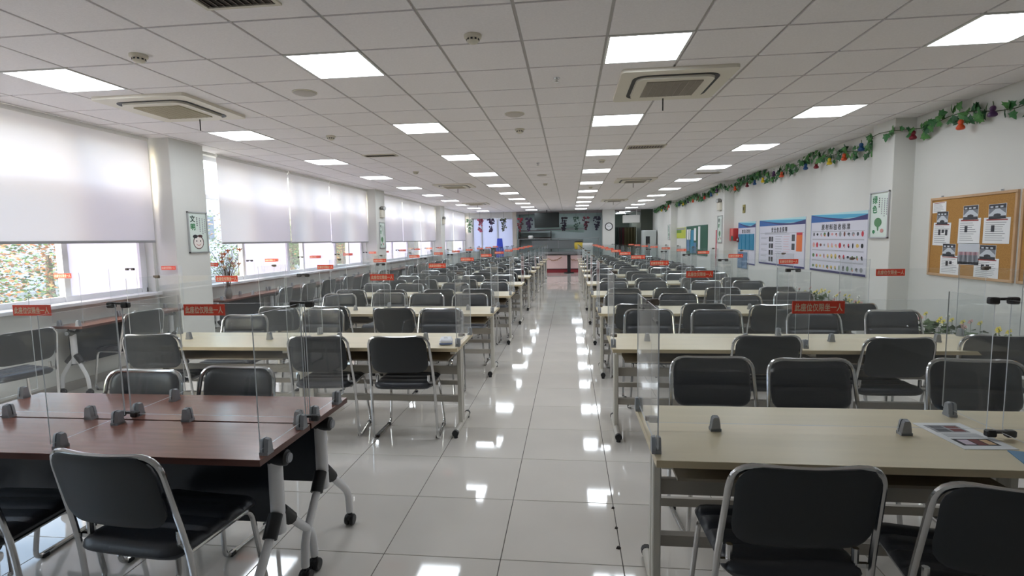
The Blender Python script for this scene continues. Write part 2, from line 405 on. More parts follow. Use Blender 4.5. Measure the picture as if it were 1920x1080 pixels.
make_ac('farthest cassette air conditioner on the window side', -3.6, 20.3, False)
make_ac('farthest cassette air conditioner on the noticeboard side', 1.7, 20.3)
det = MB().lathe([(.062, 0), (.06, -.018), (.045, -.022), (.043, -.04), (.03, -.052), (.012, -.056)], 20).mesh('smoke_detector', BEIGE, 35)
dslot = MB()
for k in range(10):
    a = 2*PI*k/10; dslot.box(-.007, .007, .038, .0455, -.038, -.027, 0, Matrix.Rotation(a, 4, 'Z'))
dslot = dslot.mesh('slots', BLACK)
for x, y, lab in ((-3.15, 3.68, 'smoke detector above the window-side light, nearest row'), (-.65, 3.69, 'smoke detector over the aisle, nearest to the front'), (-3.13, 6.78, 'second smoke detector over the window bank'), (-.62, 6.82, 'second smoke detector over the aisle'), (-3.1, 10.55, 'third smoke detector over the window bank'), (.6, 9.8, 'smoke detector between lights right of the aisle, midway'), (-.6, 13.6, 'third smoke detector over the aisle, beyond the speaker'), (.6, 14.8, 'farthest smoke detector between lights right of the aisle')):
    o = tag(ob('smoke_detector', det, None, (x, y, CEIL)), lab, 'smoke detector', 'smoke detectors'); ob('slots', dslot, o)
spk = MB().lathe([(.105, 0), (.1, -.012), (.08, -.02), (.02, -.023)], 24).mesh('ceiling_speaker', mat('speaker_grey', (196, 190, 184), .6), 40)
for x, y, lab in ((-2.45, 4.8, 'round ceiling speaker over the window bank front rows'), (-.6, 6.0, 'round ceiling speaker over the aisle beside smoke detector'), (-.59, 11.75, 'round ceiling speaker over the aisle, farther one')):
    o = tag(ob('ceiling_speaker', spk, None, (x, y, CEIL)), lab, 'ceiling speaker', 'round ceiling speakers')
    ob('rim', MB().lathe([(.112, 0), (.112, -.006), (.1, -.008)], 24).mesh('rim', BEIGE, 40), o)
def vent(x, y, lx, ly, lab):
    t = thing('air_vent', lab, 'vent', (x, y, CEIL), 0, 'ceiling air vents')
    f = MB()
    for a in ((-lx-.025, lx+.025, -ly-.025, -ly), (-lx-.025, lx+.025, ly, ly+.025), (-lx-.025, -lx, -ly, ly), (lx, lx+.025, -ly, ly)): f.box(*a, -.012, .004)
    ob('frame', f.mesh('frame', BEIGE), t); ob('back_plate', MB().box(-lx, lx, -ly, ly, -.003, .003).mesh('back_plate', mat('vent_dark', (60, 54, 50), .7)), t)
    sl = MB().add([(-.006, -ly, -.002), (.01, -ly, -.011), (.01, ly, -.011), (-.006, ly, -.002), (-.006, -ly, -.0035), (.01, -ly, -.0125), (.01, ly, -.0125), (-.006, ly, -.0035)], [(0, 1, 2, 3), (7, 6, 5, 4), (0, 4, 5, 1), (2, 6, 7, 3)]).mesh('slat', mat('vent_slat', (150, 136, 122), .5))
    n = int(2*lx/.04)
    for k in range(n): ob('slat', sl, t, (-lx+(k+.5)*2*lx/n, 0, 0))
vent(-1.9, 2.86, .21, .16, 'slatted ceiling air vent over the front window bank')
vent(-3.06, 8.42, .25, .08, 'narrow slatted vent over the window bank, midway')
vent(1.2, 8.5, .27, .13, 'slatted vent right of the aisle, midway')
vent(3.1, 12.3, .25, .1, 'slatted vent near the noticeboard wall')
sp = MB().lathe([(.03, 0), (.028, -.006), (.01, -.008), (.009, -.035), (.022, -.037), (.022, -.04)], 10).mesh('sprinkler', CHROME)
for x, y, lab in ((-.1, 4.75, 'small sprinkler head over the aisle beyond the first light row'), (-.57, 9.9, 'small sprinkler head over the aisle, midway')):
    tag(ob('sprinkler', sp, None, (x, y, CEIL)), lab, 'sprinkler', 'sprinkler heads')

# ------------------------------------------------------------------ chair
def pad(hw, lo, hi, depth_fn, rtop, rbot, nu=14, nv=12, off=None, thick=.03, seam=(), under=.008):
    """rounded pad in (u, v) with front bulge; returns verts as (u, front, v)"""
    def half(v):
        d0, d1 = v-lo, hi-v; h = hw
        if d1 < rtop: h = hw-rtop+math.sqrt(max(0, rtop**2-(rtop-d1)**2))
        if d0 < rbot: h = min(h, hw-rbot+math.sqrt(max(0, rbot**2-(rbot-d0)**2)))
        return h
    vs = []; fs = []
    V = sorted([lo+(hi-lo)*(.5-.5*math.cos(PI*j/nv)) for j in range(nv+1)]+[sv+d for sv in seam for d in (-.02, -.01, -.001, .01, .02)]); nv = len(V)-1
    for side in (0, 1):
        for j, v in enumerate(V):
            h = half(v)
            for i in range(nu+1):
                s = -math.cos(PI*i/nu); u = h*s
                e = min(1, (1-abs(s))*h/.03+.0)*min(1, min(v-lo, hi-v)/.03); e = math.sqrt(max(0, min(1, e)))
                if side == 0:
                    b = thick*e
                    for sv in seam: b -= .014*math.exp(-((v-sv)/.013)**2)*e
                else: b = -under*e
                vs.append((u, depth_fn(u, v)+b, v))
    n1 = (nu+1)*(nv+1)
    for side in (0, 1):
        o = side*n1
        for j in range(nv):
            for i in range(nu):
                q = (o+j*(nu+1)+i, o+j*(nu+1)+i+1, o+(j+1)*(nu+1)+i+1, o+(j+1)*(nu+1)+i)
                fs.append(q[::-1] if side == 0 else q)
    return vs, fs
def back_y(u, z):     # recline plus a shallow curve across
    return -.185-.09*max(0, (z-.45)/.42)-.028*(1-(u/.24)**2)
def make_chair_meshes():
    R = .0115
    def side(s):
        return [(s*.205, -.165, .535), (s*.205, -.165, .425), (s*.205, .205, .43), (s*.238, .245, .012), (s*.262, -.14, .012), (s*.252, -.172, .46), (s*.232, -.262, .862)]
    a = side(-1); b = side(1)[::-1]
    rad = [0, .05, .06, .05, .035, .12, .085]
    p = fillet(a+[(0, -.292, .85)]+b, rad+[.3]+rad[::-1], 6)
    fr = MB().tube(p, R, 8)
    for s in (-1, 1):     # tie plates between hook and upright, pads under the runners
        fr.box(s*.205-.004 if s > 0 else -.245, .245 if s > 0 else -.201, -.176, -.162, .47, .485)
    fr.tube([(-.205, .06, .425), (.205, .06, .425)], .009, 6); fr.tube([(-.205, -.1, .425), (.205, -.1, .425)], .009, 6)
    frame = fr.mesh('frame', CHROME, 40)
    vs, fs = pad(.222, .572, .862, back_y, .075, .07, seam=(.70,))
    bk = MB().add(vs, fs); nb = len(fs)//2
    bk.mi = [0]*nb+[1]*nb
    back = bk.mesh('backrest', [LEATHER, LEATHB], 60)
    vs, fs = pad(.232, -.215, .245, lambda u, v: .452+.004*(u/.23)**2-.02*max(0, (v-.17)/.075)**2, .06, .07, seam=(-.06, .04, .14), thick=.03, under=.028)
    st = MB().add([(u, v, d) for u, d, v in vs], [f[::-1] for f in fs]); st.box(-.19, .19, -.18, .2, .43, .447, 1)
    seat = st.mesh('seat', [LEATHER, LEATHB], 60)
    foot = MB()
    for s in (-1, 1):
        foot.box(s*.247-.013, s*.247+.013, -.1, -.07, 0, .02); foot.box(s*.24-.013, s*.24+.013, .18, .21, 0, .02)
    return frame, back, seat, foot.mesh('glide_pads', BLACK)
CHF, CHB, CHS, CHG = make_chair_meshes()
def chair(x, y, rz, label, group, far=False):
    t = thing('office_chair', label, 'chair', (x, y, 0), rz, group)
    ob('frame', CHF, t); ob('backrest', CHB, t); ob('seat', CHS, t)
    if not far: ob('glide_pads', CHG, t)
    return t

# ------------------------------------------------------------------ tables
TH = .75
TL, TD = 1.40, .66
T_TOP = MB().cbox(-TL/2, TL/2, -TD/2, TD/2, TH-.002, TH, .0008, 0).box(-TL/2, TL/2, -TD/2, TD/2, TH-.028, TH-.002, 1).mesh('table_top', [CREAM, CREAME])
T_RAIL1 = MB().box(-TL/2+.05, TL/2-.05, -.012, .012, .46, .53).mesh('modesty_rail', RAIL)
T_RAIL2 = MB().box(-TL/2+.05, TL/2-.05, -.02, .02, .225, .275).mesh('stretcher', RAIL)
T_RAIL3 = MB().box(-TL/2+.05, TL/2-.05, .14, .16, .325, .365).mesh('foot_rail', RAIL)
T_SHELF = MB().box(-TL/2+.1, TL/2-.1, -.22, .22, .62, .632).box(-TL/2+.1, TL/2-.1, .2, .22, .632, .72).mesh('under_shelf', mat('shelf_beige', (150, 140, 124), .6))
def leg_mesh():
    l = MB()
    l.cbox(-.018, .018, -.05, -.012, .05, TH-.06, .005); l.cbox(-.018, .018, .012, .05, .05, TH-.06, .005); l.box(-.012, .012, -.012, .012, .06, TH-.06)
    l.box(-.02, .02, -.27, .27, TH-.06, TH-.028)
    return l.mesh('leg', STEELW)
T_LEG = leg_mesh()
T_FOOT = MB().tube([(0, -.25, .04), (0, .25, .04)], .024, 10).mesh('foot', STEELW, 40)
T_GLIDE = MB().lathe([(.026, -.01), (.027, .02)], 10, 0, Matrix.Rotation(PI/2, 4, 'X')).lathe([(.018, -.04), (.016, -.02)], 8).mesh('end_cap', BLACK)
def cream_table(x, y, label, far=False):
    t = thing('training_table', label, 'table', (x, y, 0), 0, 'cream laminate tables')
    ob('table_top', T_TOP, t); ob('modesty_rail', T_RAIL1, t); ob('stretcher', T_RAIL2, t); ob('under_shelf', T_SHELF, t)
    if not far: ob('foot_rail', T_RAIL3, t)
    for s in (-1, 1):
        l = ob('leg', T_LEG, t, (s*(TL/2-.05), 0, 0)); ob('foot', T_FOOT, l)
        if not far:
            for q in (-1, 1): ob('end_cap', T_GLIDE, l, (0, q*.245, .04))
    return t

# ------------------------------------------------------------------ acrylic partitions
PZ0, PZ1 = .03, .565        # above the table top
def panel_mesh(L, z0=PZ0, z1=PZ1, th=.005, m_=None):
    m = MB().box(-L/2, L/2, -th/2, th/2, z0, z1)
    m.mi = [1, 1, 0, 0, 1, 1]
    return m.mesh('acrylic_panel', [m_ or ACRYL, EDGE])
def clamp_mesh():
    c = MB(); pts = [(-.023, 0), (.023, 0), (.022, .025), (.016, .058), (.01, .065), (-.01, .065), (-.016, .058), (-.022, .025)]
    for s in (-1, 1):
        n = len(pts); y0, y1 = s*.003, s*.018
        v = [(p[0], y0, p[1]) for p in pts]+[(p[0]*.8, y1, p[1]*.94) for p in pts]
        f = [tuple(range(n)), tuple(range(2*n-1, n-1, -1))]+[(i, n+i, n+(i+1) % n, (i+1) % n) for i in range(n)]
        c.add(v, [q[::-1] for q in f] if s > 0 else f)
    c.box(-.022, .022, -.018, .018, 0, .012)
    return c.mesh('clamp', CLAMP, 40)
P_CLAMP = clamp_mesh()
def clip_mesh():
    c = MB(); c.cbox(-.055, -.018, -.014, .014, -.02, .008, .005); c.cbox(.018, .055, -.014, .014, -.02, .008, .005); c.box(-.02, .02, -.009, .009, -.004, .006)
    return c.mesh('connector', CLIP)
P_CLIP = clip_mesh()
P_HALF = MB().cbox(.008, .05, -.013, .013, -.02, .008, .005).box(-.004, .01, -.008, .008, -.012, .006).mesh('connector', mat('taupe_clip', (108, 98, 88), .45))
P_MAINF = panel_mesh(1.34, m_=ACRYLF); P_CROSSF = panel_mesh(.60, m_=ACRYLF); P_ENDF = panel_mesh(.36, m_=ACRYLF)
P_MAIN = panel_mesh(1.34); P_CROSS = panel_mesh(.60); P_MAINB = panel_mesh(.90); P_END = panel_mesh(.36)
P_SIGN = MB().box(-.102, .102, -.0015, .0015, -.026, .026).mesh('sign', RED)
SIGN_TXT = text_mesh('此座位仅限坐一人', .0235, REDTXT, .0006)
def rotx(a): return Matrix.Rotation(a, 4, 'X')
def sign(parent, x, y=-.006, z=PZ1-.03, dx=0):
    s = ob('sign', P_SIGN, parent, (x, y, z))
    ob('lettering', SIGN_TXT, s, M=Matrix.Translation((0, -.0022, -.0)) @ rotx(PI/2) @ Matrix.Diagonal((1, 1.45, 1, 1)))
    return s
def partition(x, y, ends, label, sx=0, near=True):
    """acrylic screen on a cream table; ends = x offsets of crossing panels"""
    t = thing('acrylic_partition', label, 'partition', (x, y, TH), 0, 'acrylic table partitions')
    ob('acrylic_panel', P_MAIN if near else P_MAINF, t)
    for cx in (-.40, .36): ob('clamp', P_CLAMP, t, (cx, 0, 0))
    for e in ends:
        ob('acrylic_panel', P_CROSS if near else P_CROSSF, t, (e, 0, 0), PI/2)
        if near:
            for q in (-.25, .25): ob('clamp', P_CLAMP, t, (e, q, 0), PI/2)
        inner = abs(e) > TL/2-.005
        if inner: ob('connector', P_CLIP, t, (e, 0, PZ1)); ob('connector', P_CLIP, t, (e, -.03, .03))
        else:
            ob('connector', P_HALF, t, (e, 0, PZ1), 0 if e < 0 else PI)
            if near: ob('connector', P_HALF, t, (e, 0, .05), 0 if e < 0 else PI)
    sign(t, sx)
    return t

# ------------------------------------------------------------------ rows of tables, screens and chairs
YROW = [2.27]+[4.25+1.86*k for k in range(10)]
RX_C = [.32+TL/2, .32+TL*1.5]
LX_C = [-.87-TL/2, -.87-TL*1.5]
bank = {'R': 'noticeboard bank', 'L': 'window bank'}
def rowword(k): return ORD[k]
for k, y in enumerate(YROW):
    for side in 'RL':
        if side == 'L' and k == 0: continue
        xs = RX_C if side == 'R' else LX_C
        for j, x in enumerate(xs):
            pos = 'aisle' if j == 0 else 'outer'
            cream_table(x, y, 'cream laminate table, %s end of %s row, %s' % (pos, rowword(k), bank[side]), far=k > 5)
            s = -1 if side == 'R' else 1
            ends = [s*(TL/2-.01), -s*(TL/2)] if j == 0 else [-s*(TL/2-.01)]
            partition(x, y+.0, ends, 'clear acrylic screen with red sign, %s table of %s row, %s' % (pos, rowword(k), bank[side]), 0, near=k < 4)

CH = {}          # (row, side, near/far) -> list of (x, top Y, rz jitter)
CH[(0, 'R', 'near')] = [(.74, 1.66, .02), (1.34, 1.54, -.16)]
CH[(0, 'R', 'far')] = [(.84, 3.20, 0), (1.39, 3.17, .02), (2.24, 3.18, -.12)]
CH[(1, 'R', 'near')] = [(1.42, 3.88, .0), (2.27, 3.82, .03), (3.0, 3.9, -.1)]
CH[(1, 'R', 'far')] = [(.785, 5.32, 0), (1.427, 5.28, 0), (2.25, 5.1, .02), (2.99, 5.22, -.03)]
CH[(2, 'R', 'near')] = [(.72, 5.72, 0), (1.44, 5.74, 0), (2.1, 5.62, .03), (2.92, 5.7, 0)]
CH[(2, 'R', 'far')] = [(.69, 6.85, .02), (1.37, 6.8, 0), (2.09, 6.62, .04), (2.8, 6.9, 0)]
CH[(1, 'L', 'near')] = [(-1.318, 3.80, .04), (-1.978, 3.80, .08), (-3.45, 3.86, .1)]
CH[(1, 'L', 'far')] = [(-1.36, 5.42, 0), (-2.67, 5.4, 0), (-3.28, 4.98, .05)]
CH[(2, 'L', 'near')] = [(-1.9, 5.46, -.05), (-2.72, 5.6, 0), (-3.36, 5.62, .1)]
CH[(2, 'L', 'far')] = [(-1.318, 6.9, .05), (-1.95, 7.0, 0), (-2.53, 7.1, 0), (-3.2, 7.0, 0)]
rnd = random.Random(11)
for k in range(3, len(YROW)):
    for s, xs in (('R', (.76, 1.42, 2.16, 2.86)), ('L', (-1.3, -1.94, -2.66, -3.3))):
        CH[(k, s, 'near')] = [(x+rnd.uniform(-.05, .05), YROW[k]-.38-rnd.uniform(0, .12), rnd.uniform(-.08, .08)) for x in xs]
        CH[(k, s, 'far')] = [(x+rnd.uniform(-.05, .05), YROW[k]+.62+rnd.uniform(0, .16), rnd.uniform(-.08, .08)) for x in xs]
for (k, s, nf), L in CH.items():
    for i, (x, ty, jr) in enumerate(L):
        near = nf == 'near'
        chair(x, ty+.28 if near else ty-.28, (0 if near else PI)+jr,
              'black padded chair, %s from aisle, %s side of %s row, %s' % (NTH[i], nf, rowword(k), bank[s]), 'black chairs at the tables', far=k > 4)

# ------------------------------------------------------------------ brown flip-top tables
B_L, B_D = 1.85, .40
def caster_mesh():
    c = MB()
    for s in (-1, 1): c.lathe([(.012, -.011), (.026, -.011), (.03, -.006), (.03, .006), (.026, .011), (.012, .011)], 14, 0, Matrix.Translation((s*.014, 0, .03)) @ Matrix.Rotation(PI/2, 4, 'Y'))
    c.cbox(-.012, .012, -.026, .02, .03, .062, .006); c.lathe([(.012, .055), (.012, .08)], 8)
    return c.mesh('caster', BLACK, 40)
CASTER = caster_mesh()
def brown_table(x, y, rz, label, L=B_L, D=B_D, panel_side=1, spread=.25):
    t = thing('folding_table', label, 'table', (x, y, 0), rz, 'brown folding tables')
    ob('table_top', MB().cbox(-L/2, L/2, -D/2+.002, D/2-.002, TH-.003, TH, .001, 0).box(-L/2, L/2, -D/2+.002, D/2-.002, TH-.027, TH-.003, 1).mesh('table_top', [BROWN, BROWNE]), t)
    ob('modesty_panel', MB().cbox(-L/2+.12, L/2-.12, panel_side*(D/2-.06)-.006, panel_side*(D/2-.06)+.006, .30, TH-.03, .004).mesh('modesty_panel', MODEST), t)
    ob('beam', MB().box(-L/2+.06, L/2-.06, -.03, .03, TH-.085, TH-.05).mesh('beam', BLACK), t)
    for s in (-1, 1):
        X = s*(L/2-.06)
        l = MB(); l.tube([(0, 0, .34), (0, 0, TH-.03)], .03, 12)
        leg = ob('leg', l.mesh('leg', WHITEL, 40), t, (X, 0, 0))
        ob('pivot', MB().lathe([(.03, -.04), (.034, -.03), (.034, .035), (.024, .042)], 14, 0, Matrix.Translation((s*.02, 0, TH-.075)) @ Matrix.Rotation(PI/2, 4, 'Y')).mesh('pivot', BLACK, 40), leg)
        ob('pivot_cap', MB().lathe([(.022, 0), (.02, .008)], 14, 0, Matrix.Translation((s*.02+(.043 if s > 0 else -.05), 0, TH-.075)) @ Matrix.Rotation(PI/2, 4, 'Y')).mesh('pivot_cap', CLAMP, 40), leg)
        for q in (-1, 1):
            pth = fillet([(s*.0, q*.0, .44), (s*.02, q*(spread-.01), .2), (s*.02, q*spread, .075)], [0, .05, 0], 5)
            f = ob('foot', MB().tube(pth, .019, 10).mesh('foot', WHITEL, 40), leg)
            ob('collar', MB().tube([(0, q*.018, .43), (s*.007, q*.085, .355)], .03, 10).mesh('collar', BLACK, 40), f)
            ob('caster', CASTER, f, (s*.02, q*spread, 0))
    return t
BX = -1.2-B_L/2
brown_table(BX, 2.035, 0, 'brown folding table on casters at front, near half of the pair', panel_side=1)
brown_table(BX, 2.445, 0, 'brown folding table on casters at front, far half of the pair', panel_side=1)
t = thing('acrylic_partition', 'clear acrylic screen with two red signs across the front brown tables', 'partition', (BX, 2.24, TH), 0, 'acrylic table partitions')
for x in (-.465, .465): ob('acrylic_panel', P_MAINB, t, (x, 0, 0))
for x, y, r in ((-.2, 0, 0), (.31, 0, 0), (-.65, 0, 0), (.87, 0, 0)): ob('clamp', P_CLAMP, t, (x, y-.0, 0), r)
for e in (-.915, 0, .915):
    for q in (-.2, .2): ob('acrylic_panel', P_END, t, (e, q, 0), PI/2)
    for q in (-.34, -.06, .06, .3): ob('clamp', P_CLAMP, t, (e, q, 0), PI/2)
    ob('connector', P_CLIP, t, (e, 0, PZ1)); ob('connector', P_CLIP, t, (e, 0, .035))
sign(t, -.455); sign(t, .44)
chair(-1.63, 1.88, -.10, 'black padded chair tucked at near edge of front brown table', 'black chairs at the tables')
chair(-2.42, 1.86, .05, 'black padded chair half out of frame beside front brown table', 'black chairs at the tables')
chair(-2.46, 2.47, PI, 'black padded chair behind front brown table, nearer the windows', 'black chairs at the tables')
chair(-1.96, 2.57, PI-.04, 'black padded chair behind front brown table, nearer the aisle', 'black chairs at the tables')

# window bench of brown tables
seg = [(4.9, 6.4)]+[(7.2+1.62*k, 7.2+1.62*k+1.58) for k in range(4)]+[(14.6+1.6*k, 14.6+1.6*k+1.56) for k in range(4)]
for k, (a, b) in enumerate(seg):
    brown_table(-5.27, (a+b)/2, PI/2, 'brown folding table under the windows, %s from front' % NTH[k], L=b-a, D=.36, panel_side=1, spread=.16)
    t = thing('acrylic_partition', 'clear acrylic screen with red sign on %s brown window table' % NTH[k], 'partition', (-5.27, (a+b)/2, TH), 0, 'acrylic table partitions')
    for q in (-(b-a)/2+.02, 0, (b-a)/2-.02):
        ob('acrylic_panel', P_ENDF, t, (0, q, 0))
        ob('clamp', P_CLAMP, t, (-.1, q, 0)); ob('clamp', P_CLAMP, t, (.12, q, 0))
    ob('connector', P_CLIP, t, (.1, 0, PZ1)); sign(t, .0, (b-a)/2-.03); sign(t, .0, -(b-a)/2+.01)
for i, (x, y, r) in enumerate(((-5.0, 4.1, PI/2-.25), (-4.98, 5.35, PI/2-.15), (-4.9, 8.1, PI/2+.1), (-4.9, 8.9, PI/2), (-4.92, 9.75, PI/2-.1), (-4.9, 10.6, PI/2), (-4.9, 11.5, PI/2+.1), (-4.9, 12.6, PI/2), (-4.9, 15.0, PI/2), (-4.9, 15.9, PI/2-.1), (-4.9, 16.9, PI/2), (-4.9, 18.0, PI/2), (-4.9, 19.2, PI/2))):
    chair(x, y, r, 'black padded chair facing the windows, %s from front along window bench' % NTH[i], 'black chairs at the window bench', far=i > 5)

# ------------------------------------------------------------------ dried flowers in a vase on the window bench
t = thing('flower_vase', 'dried peach flowers in a slim vase by the first window pillar', 'vase', (-5.22, 7.48, TH))
ob('vase', MB().lathe([(.035, 0), (.05, .03), (.055, .08), (.04, .14), (.028, .17), (.036, .19), (.03, .19), (.02, .15)], 18).mesh('vase', mat('vase_grey', (120, 116, 112), .4), 40), t)
rv = random.Random(4)
stems = MB(); heads = []
for k in range(26):
    a = rv.uniform(0, 2*PI); s = rv.uniform(.05, .30); h = rv.uniform(.34, .66)
    tip = Vector((math.cos(a)*s*.7, math.sin(a)*s, .12+h))
    mid = Vector((tip.x*.4, tip.y*.35, .12+h*.55))
    P = fillet([(0, 0, .08), mid, tip], [0, .2, 0], 4)
    stems.tube(P, .0035, 5)
    if k % 2 == 0: heads.append(tip)
    for q in range(2):
        b = P[3+q]; stems.tube([b, b+Vector((rv.uniform(-.05, .05), rv.uniform(-.05, .05), .07))], .002, 4)
ob('stems', stems.mesh('stems', mat('dry_stem', (98, 76, 62), .8)), t)
cols = [mat('dry_peach', (240, 204, 172), .8), mat('dry_orange', (216, 136, 98), .8), mat('dry_pink', (232, 188, 166), .8)]
for k, tip in enumerate(heads):
    f = MB()
    for q in range(6):
        A = 2*PI*q/6; M = Matrix.Translation(tip) @ Matrix.Rotation(A, 4, 'Z') @ Matrix.Rotation(.45, 4, 'Y')
        f.add([(0, 0, 0), (.012, -.018, .03), (.02, 0, .062), (.012, .018, .03)], [(0, 1, 2, 3)], 0, M)
        f.add([(-.002, 0, 0), (.010, -.016, .03), (.017, 0, .06), (.010, .016, .03)], [(3, 2, 1, 0)], 0, M)
    f.ball(tip+Vector((0, 0, .005)), .012, 1.3)
    ob('flower', f.mesh('flower', cols[k % 3]), t)

# ------------------------------------------------------------------ things on the near cream table
t = tag(ob('leaflet', MB().box(-.1, .1, -.145, .145, 0, .0015).mesh('leaflet', PAPER), None, (1.60, 2.27, TH+.0005), .05), 'printed white leaflet lying on the front cream table', 'leaflet')
pr = MB()
pr.rect(-.075, .06, .03, .115, 0, 0).rect(-.06, -.01, .04, .105, .0003, 1).rect(.0, .05, .04, .105, .0003, 2)
pr.rect(-.075, .065, -.11, -.04, 0, 3).rect(-.06, -.02, -.1, -.05, .0003, 4).rect(-.015, .02, -.105, -.045, .0003, 2).rect(.025, .055, -.1, -.05, .0003, 5)
for k in range(4): pr.rect(-.07, .07, -.02+k*.011, -.016+k*.011, 0, 0)
ob('print', pr.mesh('print', [GREY1, GREY2, mat('dark_red_print', (110, 36, 34), .6), INK, mat('lilac_print', (206, 190, 204), .6), mat('peach_print', (214, 180, 140), .6)]), t, (0, 0, .002))
tag(ob('folder', MB().prism([(-.11, -.12), (.12, -.1), (.11, .1), (-.09, .11)], 0, .004).mesh('folder', mat('blue_card', (96, 142, 178), .5)), None, (1.72, 1.99, TH+.0005), -.2), 'blue card folder lying near the front cream table edge', 'folder')
o = tag(ob('tissue_pack', MB().cbox(-.05, .05, -.08, .08, 0, .045, .012).mesh('tissue_pack', mat('tissue_white', (228, 230, 236), .6)), None, (-1.0, 4.1, TH+.001), .2), 'white tissue pack with blue print on second-row window-bank table', 'tissue pack')
ob('label_band', MB().box(-.051, .051, -.081, .081, .008, .02).mesh('label_band', mat('tissue_blue', (116, 140, 196), .5)), o)
ob('tissue', MB().prism([(-.02, -.03), (.02, -.02), (.015, .03), (-.02, .025)], .043, .06, taper=.5).mesh('tissue', PAPER), o)

# ------------------------------------------------------------------ posters and boards
def poster(name, label, cat, M, w, h, body, th=.012, group=None):
    t = thing(name, label, cat, M=M, group=group)
    ob('board', MB().box(-w/2, w/2, -h/2, h/2, 0, th).mesh('board', body), t)
    return t
def lines(mb, x0, x1, y, n, dy, mi=0, z=0, h=.006, rag=None):
    for k in range(n):
        e = x1-(rag.uniform(0, .25)*(x1-x0) if rag else 0)
        mb.rect(x0, e, y-k*dy, y-k*dy+h, z, mi)
PB1, PB2, PB3, PB4 = mat('print_blue', (30, 96, 170), .4), mat('print_cyan', (74, 170, 208), .4), mat('print_pale_cyan', (178, 220, 226), .4), mat('print_navy', (44, 42, 110), .4)
POSTW = mat('poster_white', (220, 220, 232), .35)
def swoosh(mb, w, h, top):
    n = 14
    def band(f0, f1, mi, z):
        a = [(-w/2+w*i/n, f0(i/n)) for i in range(n+1)]; b = [(-w/2+w*i/n, f1(i/n)) for i in range(n+1)]
        for i in range(n): mb.poly([a[i], a[i+1], b[i+1], b[i]], z, mi)
    T = h/2
    band(lambda s: T-top, lambda s: T, 2, .0004)
    band(lambda s: T-top*(.75-.1*s), lambda s: T-top*.35*s, 1, .0006)
    band(lambda s: T-top, lambda s: T-top*(.05+.95*math.sin(min(1, s*1.15)*PI/2)*.78) if s < .75 else T-top*(.78-.5*(s-.75)*3), 3, .0008)
    band(lambda s: T-top, lambda s: max(T-top, T-top*(.1+1.7*s)), 0, .001)
def chart(label, yc, zc, w, h, title, fill):
    t = poster('wall_chart', label, 'poster', on_right(yc, zc), w, h, POSTW, group='blue-topped wall charts')
    p = MB(); top = h*.14
    swoosh(p, w, h, top)
    p.rect(-w/2, w/2, -h/2, -h/2+.035, .0006, 3); p.rect(-w/2, -w/2+.012, -h/2, h/2, .0012, 0)
    p.rect(-w/2+.06, w/2-.06, h/2-top-.16, h/2-top-.154, .0006, 4)
    if title[2]: p.rect(w/2-.012, w/2, -h/2, h/2-top, .0012, 3)
    fill(p, w, h)
    ob('print', p.mesh('print', [PB1, PB2, PB3, PB4, GREY1, GREY2, INK, mat('print_red', (200, 50, 66), .5), mat('print_orange', (232, 120, 60), .5), mat('print_green', (96, 130, 84), .5), mat('print_yellow', (220, 190, 110), .5), mat('print_pink', (222, 160, 160), .5), mat('print_brown', (120, 70, 60), .5), MATS['print_pale_cyan']]), t, (0, 0, .0125))
    ob('lettering', text_mesh(title[0], title[1], INK, .002), t, (-.02*w, h/2-top-.085, .014))
    return t
rp = random.Random(3)
def fill_food(p, w, h):
    rows = [[6, 6, 4, 9, 6, 11, 12, 4, 12, 5, 4, 5, 7], [11, 7, 12, 4, 11, 11, 11, 7, 12, 7, 6, 10, 6], [9, 7, 10, 12, 10, 10, 10, 12, 7, 6, 9, 9, 6], [9, 10, 10, 10, 9, 10, 10, 9, 5, 9, 9, 5, 4]]
    for r, row in enumerate(rows):
        y = h*.15-r*h*.185
        for c, mi in enumerate(row):
            x = -w*.43+c*w*.072
            p.ell(x, y, rp.uniform(.018, .045), rp.uniform(.02, .045), .0006, mi, 9, rot=rp.random())
            if rp.random() < .5: p.ell(x+.015, y-.02, .018, .02, .0008, (mi+3) % 8+4, 7)
        lines(p, -w*.46, w*.46, y-h*.085, 2, .012, 4, .0006, .005)
def fill_text(p, w, h):
    lines(p, -w*.36, w*.3, h*.20, 2, .03, 4, .0006, .008, rp)
    for r in range(5): lines(p, -w*.45, -w*.28, h*.1-r*.125, 2, .025, 4, .0006, .006, rp)
    for r in range(4):
        for c in range(2): p.rect(-w*.25+c*.13, -w*.25+c*.13+.1, h*.12-r*.14-.1, h*.12-r*.14, .0006, 5 if (r+c) % 2 else 6)
    lines(p, -w*.1, w*.06, h*.12, 8, .05, 4, .0006, .008, rp); lines(p, w*.08, w*.22, h*.12, 7, .05, 11, .0006, .006, rp)
    for r in range(2): p.rect(w*.25, w*.31, h*.03-r*.17, h*.16-r*.17, .0006, 5)
    p.rect(w*.34, w*.45, -h*.17, h*.15, .0006, 8); p.rect(w*.34, w*.45, h*.15, h*.2, .0008, 7)
def fill_pocket(p, w, h): lines(p, -w*.4, w*.4, h*.18, 1, .03, 4, .0006)
chart('blue-topped food standards chart with rows of ingredient pictures', 8.9, 1.43, 1.76, .96, ('原 材 料 验 收 标 准', .105, False), fill_food)
chart('blue-topped safety notice chart with orange block, between two charts', 11.15, 1.425, 2.3, .95, ('安 全 信 息 保 障', .11, True), fill_text)
ch3 = chart('narrow blue-topped notice with hanging blue pockets', 13.17, 1.39, 1.24, 1.02, ('意 见 反 馈 栏', .10, True), fill_pocket)
PK = mat('pocket_blue', (44, 138, 176), .35); PK2 = mat('pocket_pale_blue', (92, 134, 176), .35)
for k in range(4): ob('pocket', MB().cbox(-.12, .12, -.19, .19, 0, .02, .006).mesh('pocket', PK), ch3, (-.42+k*.28, .03, .012))
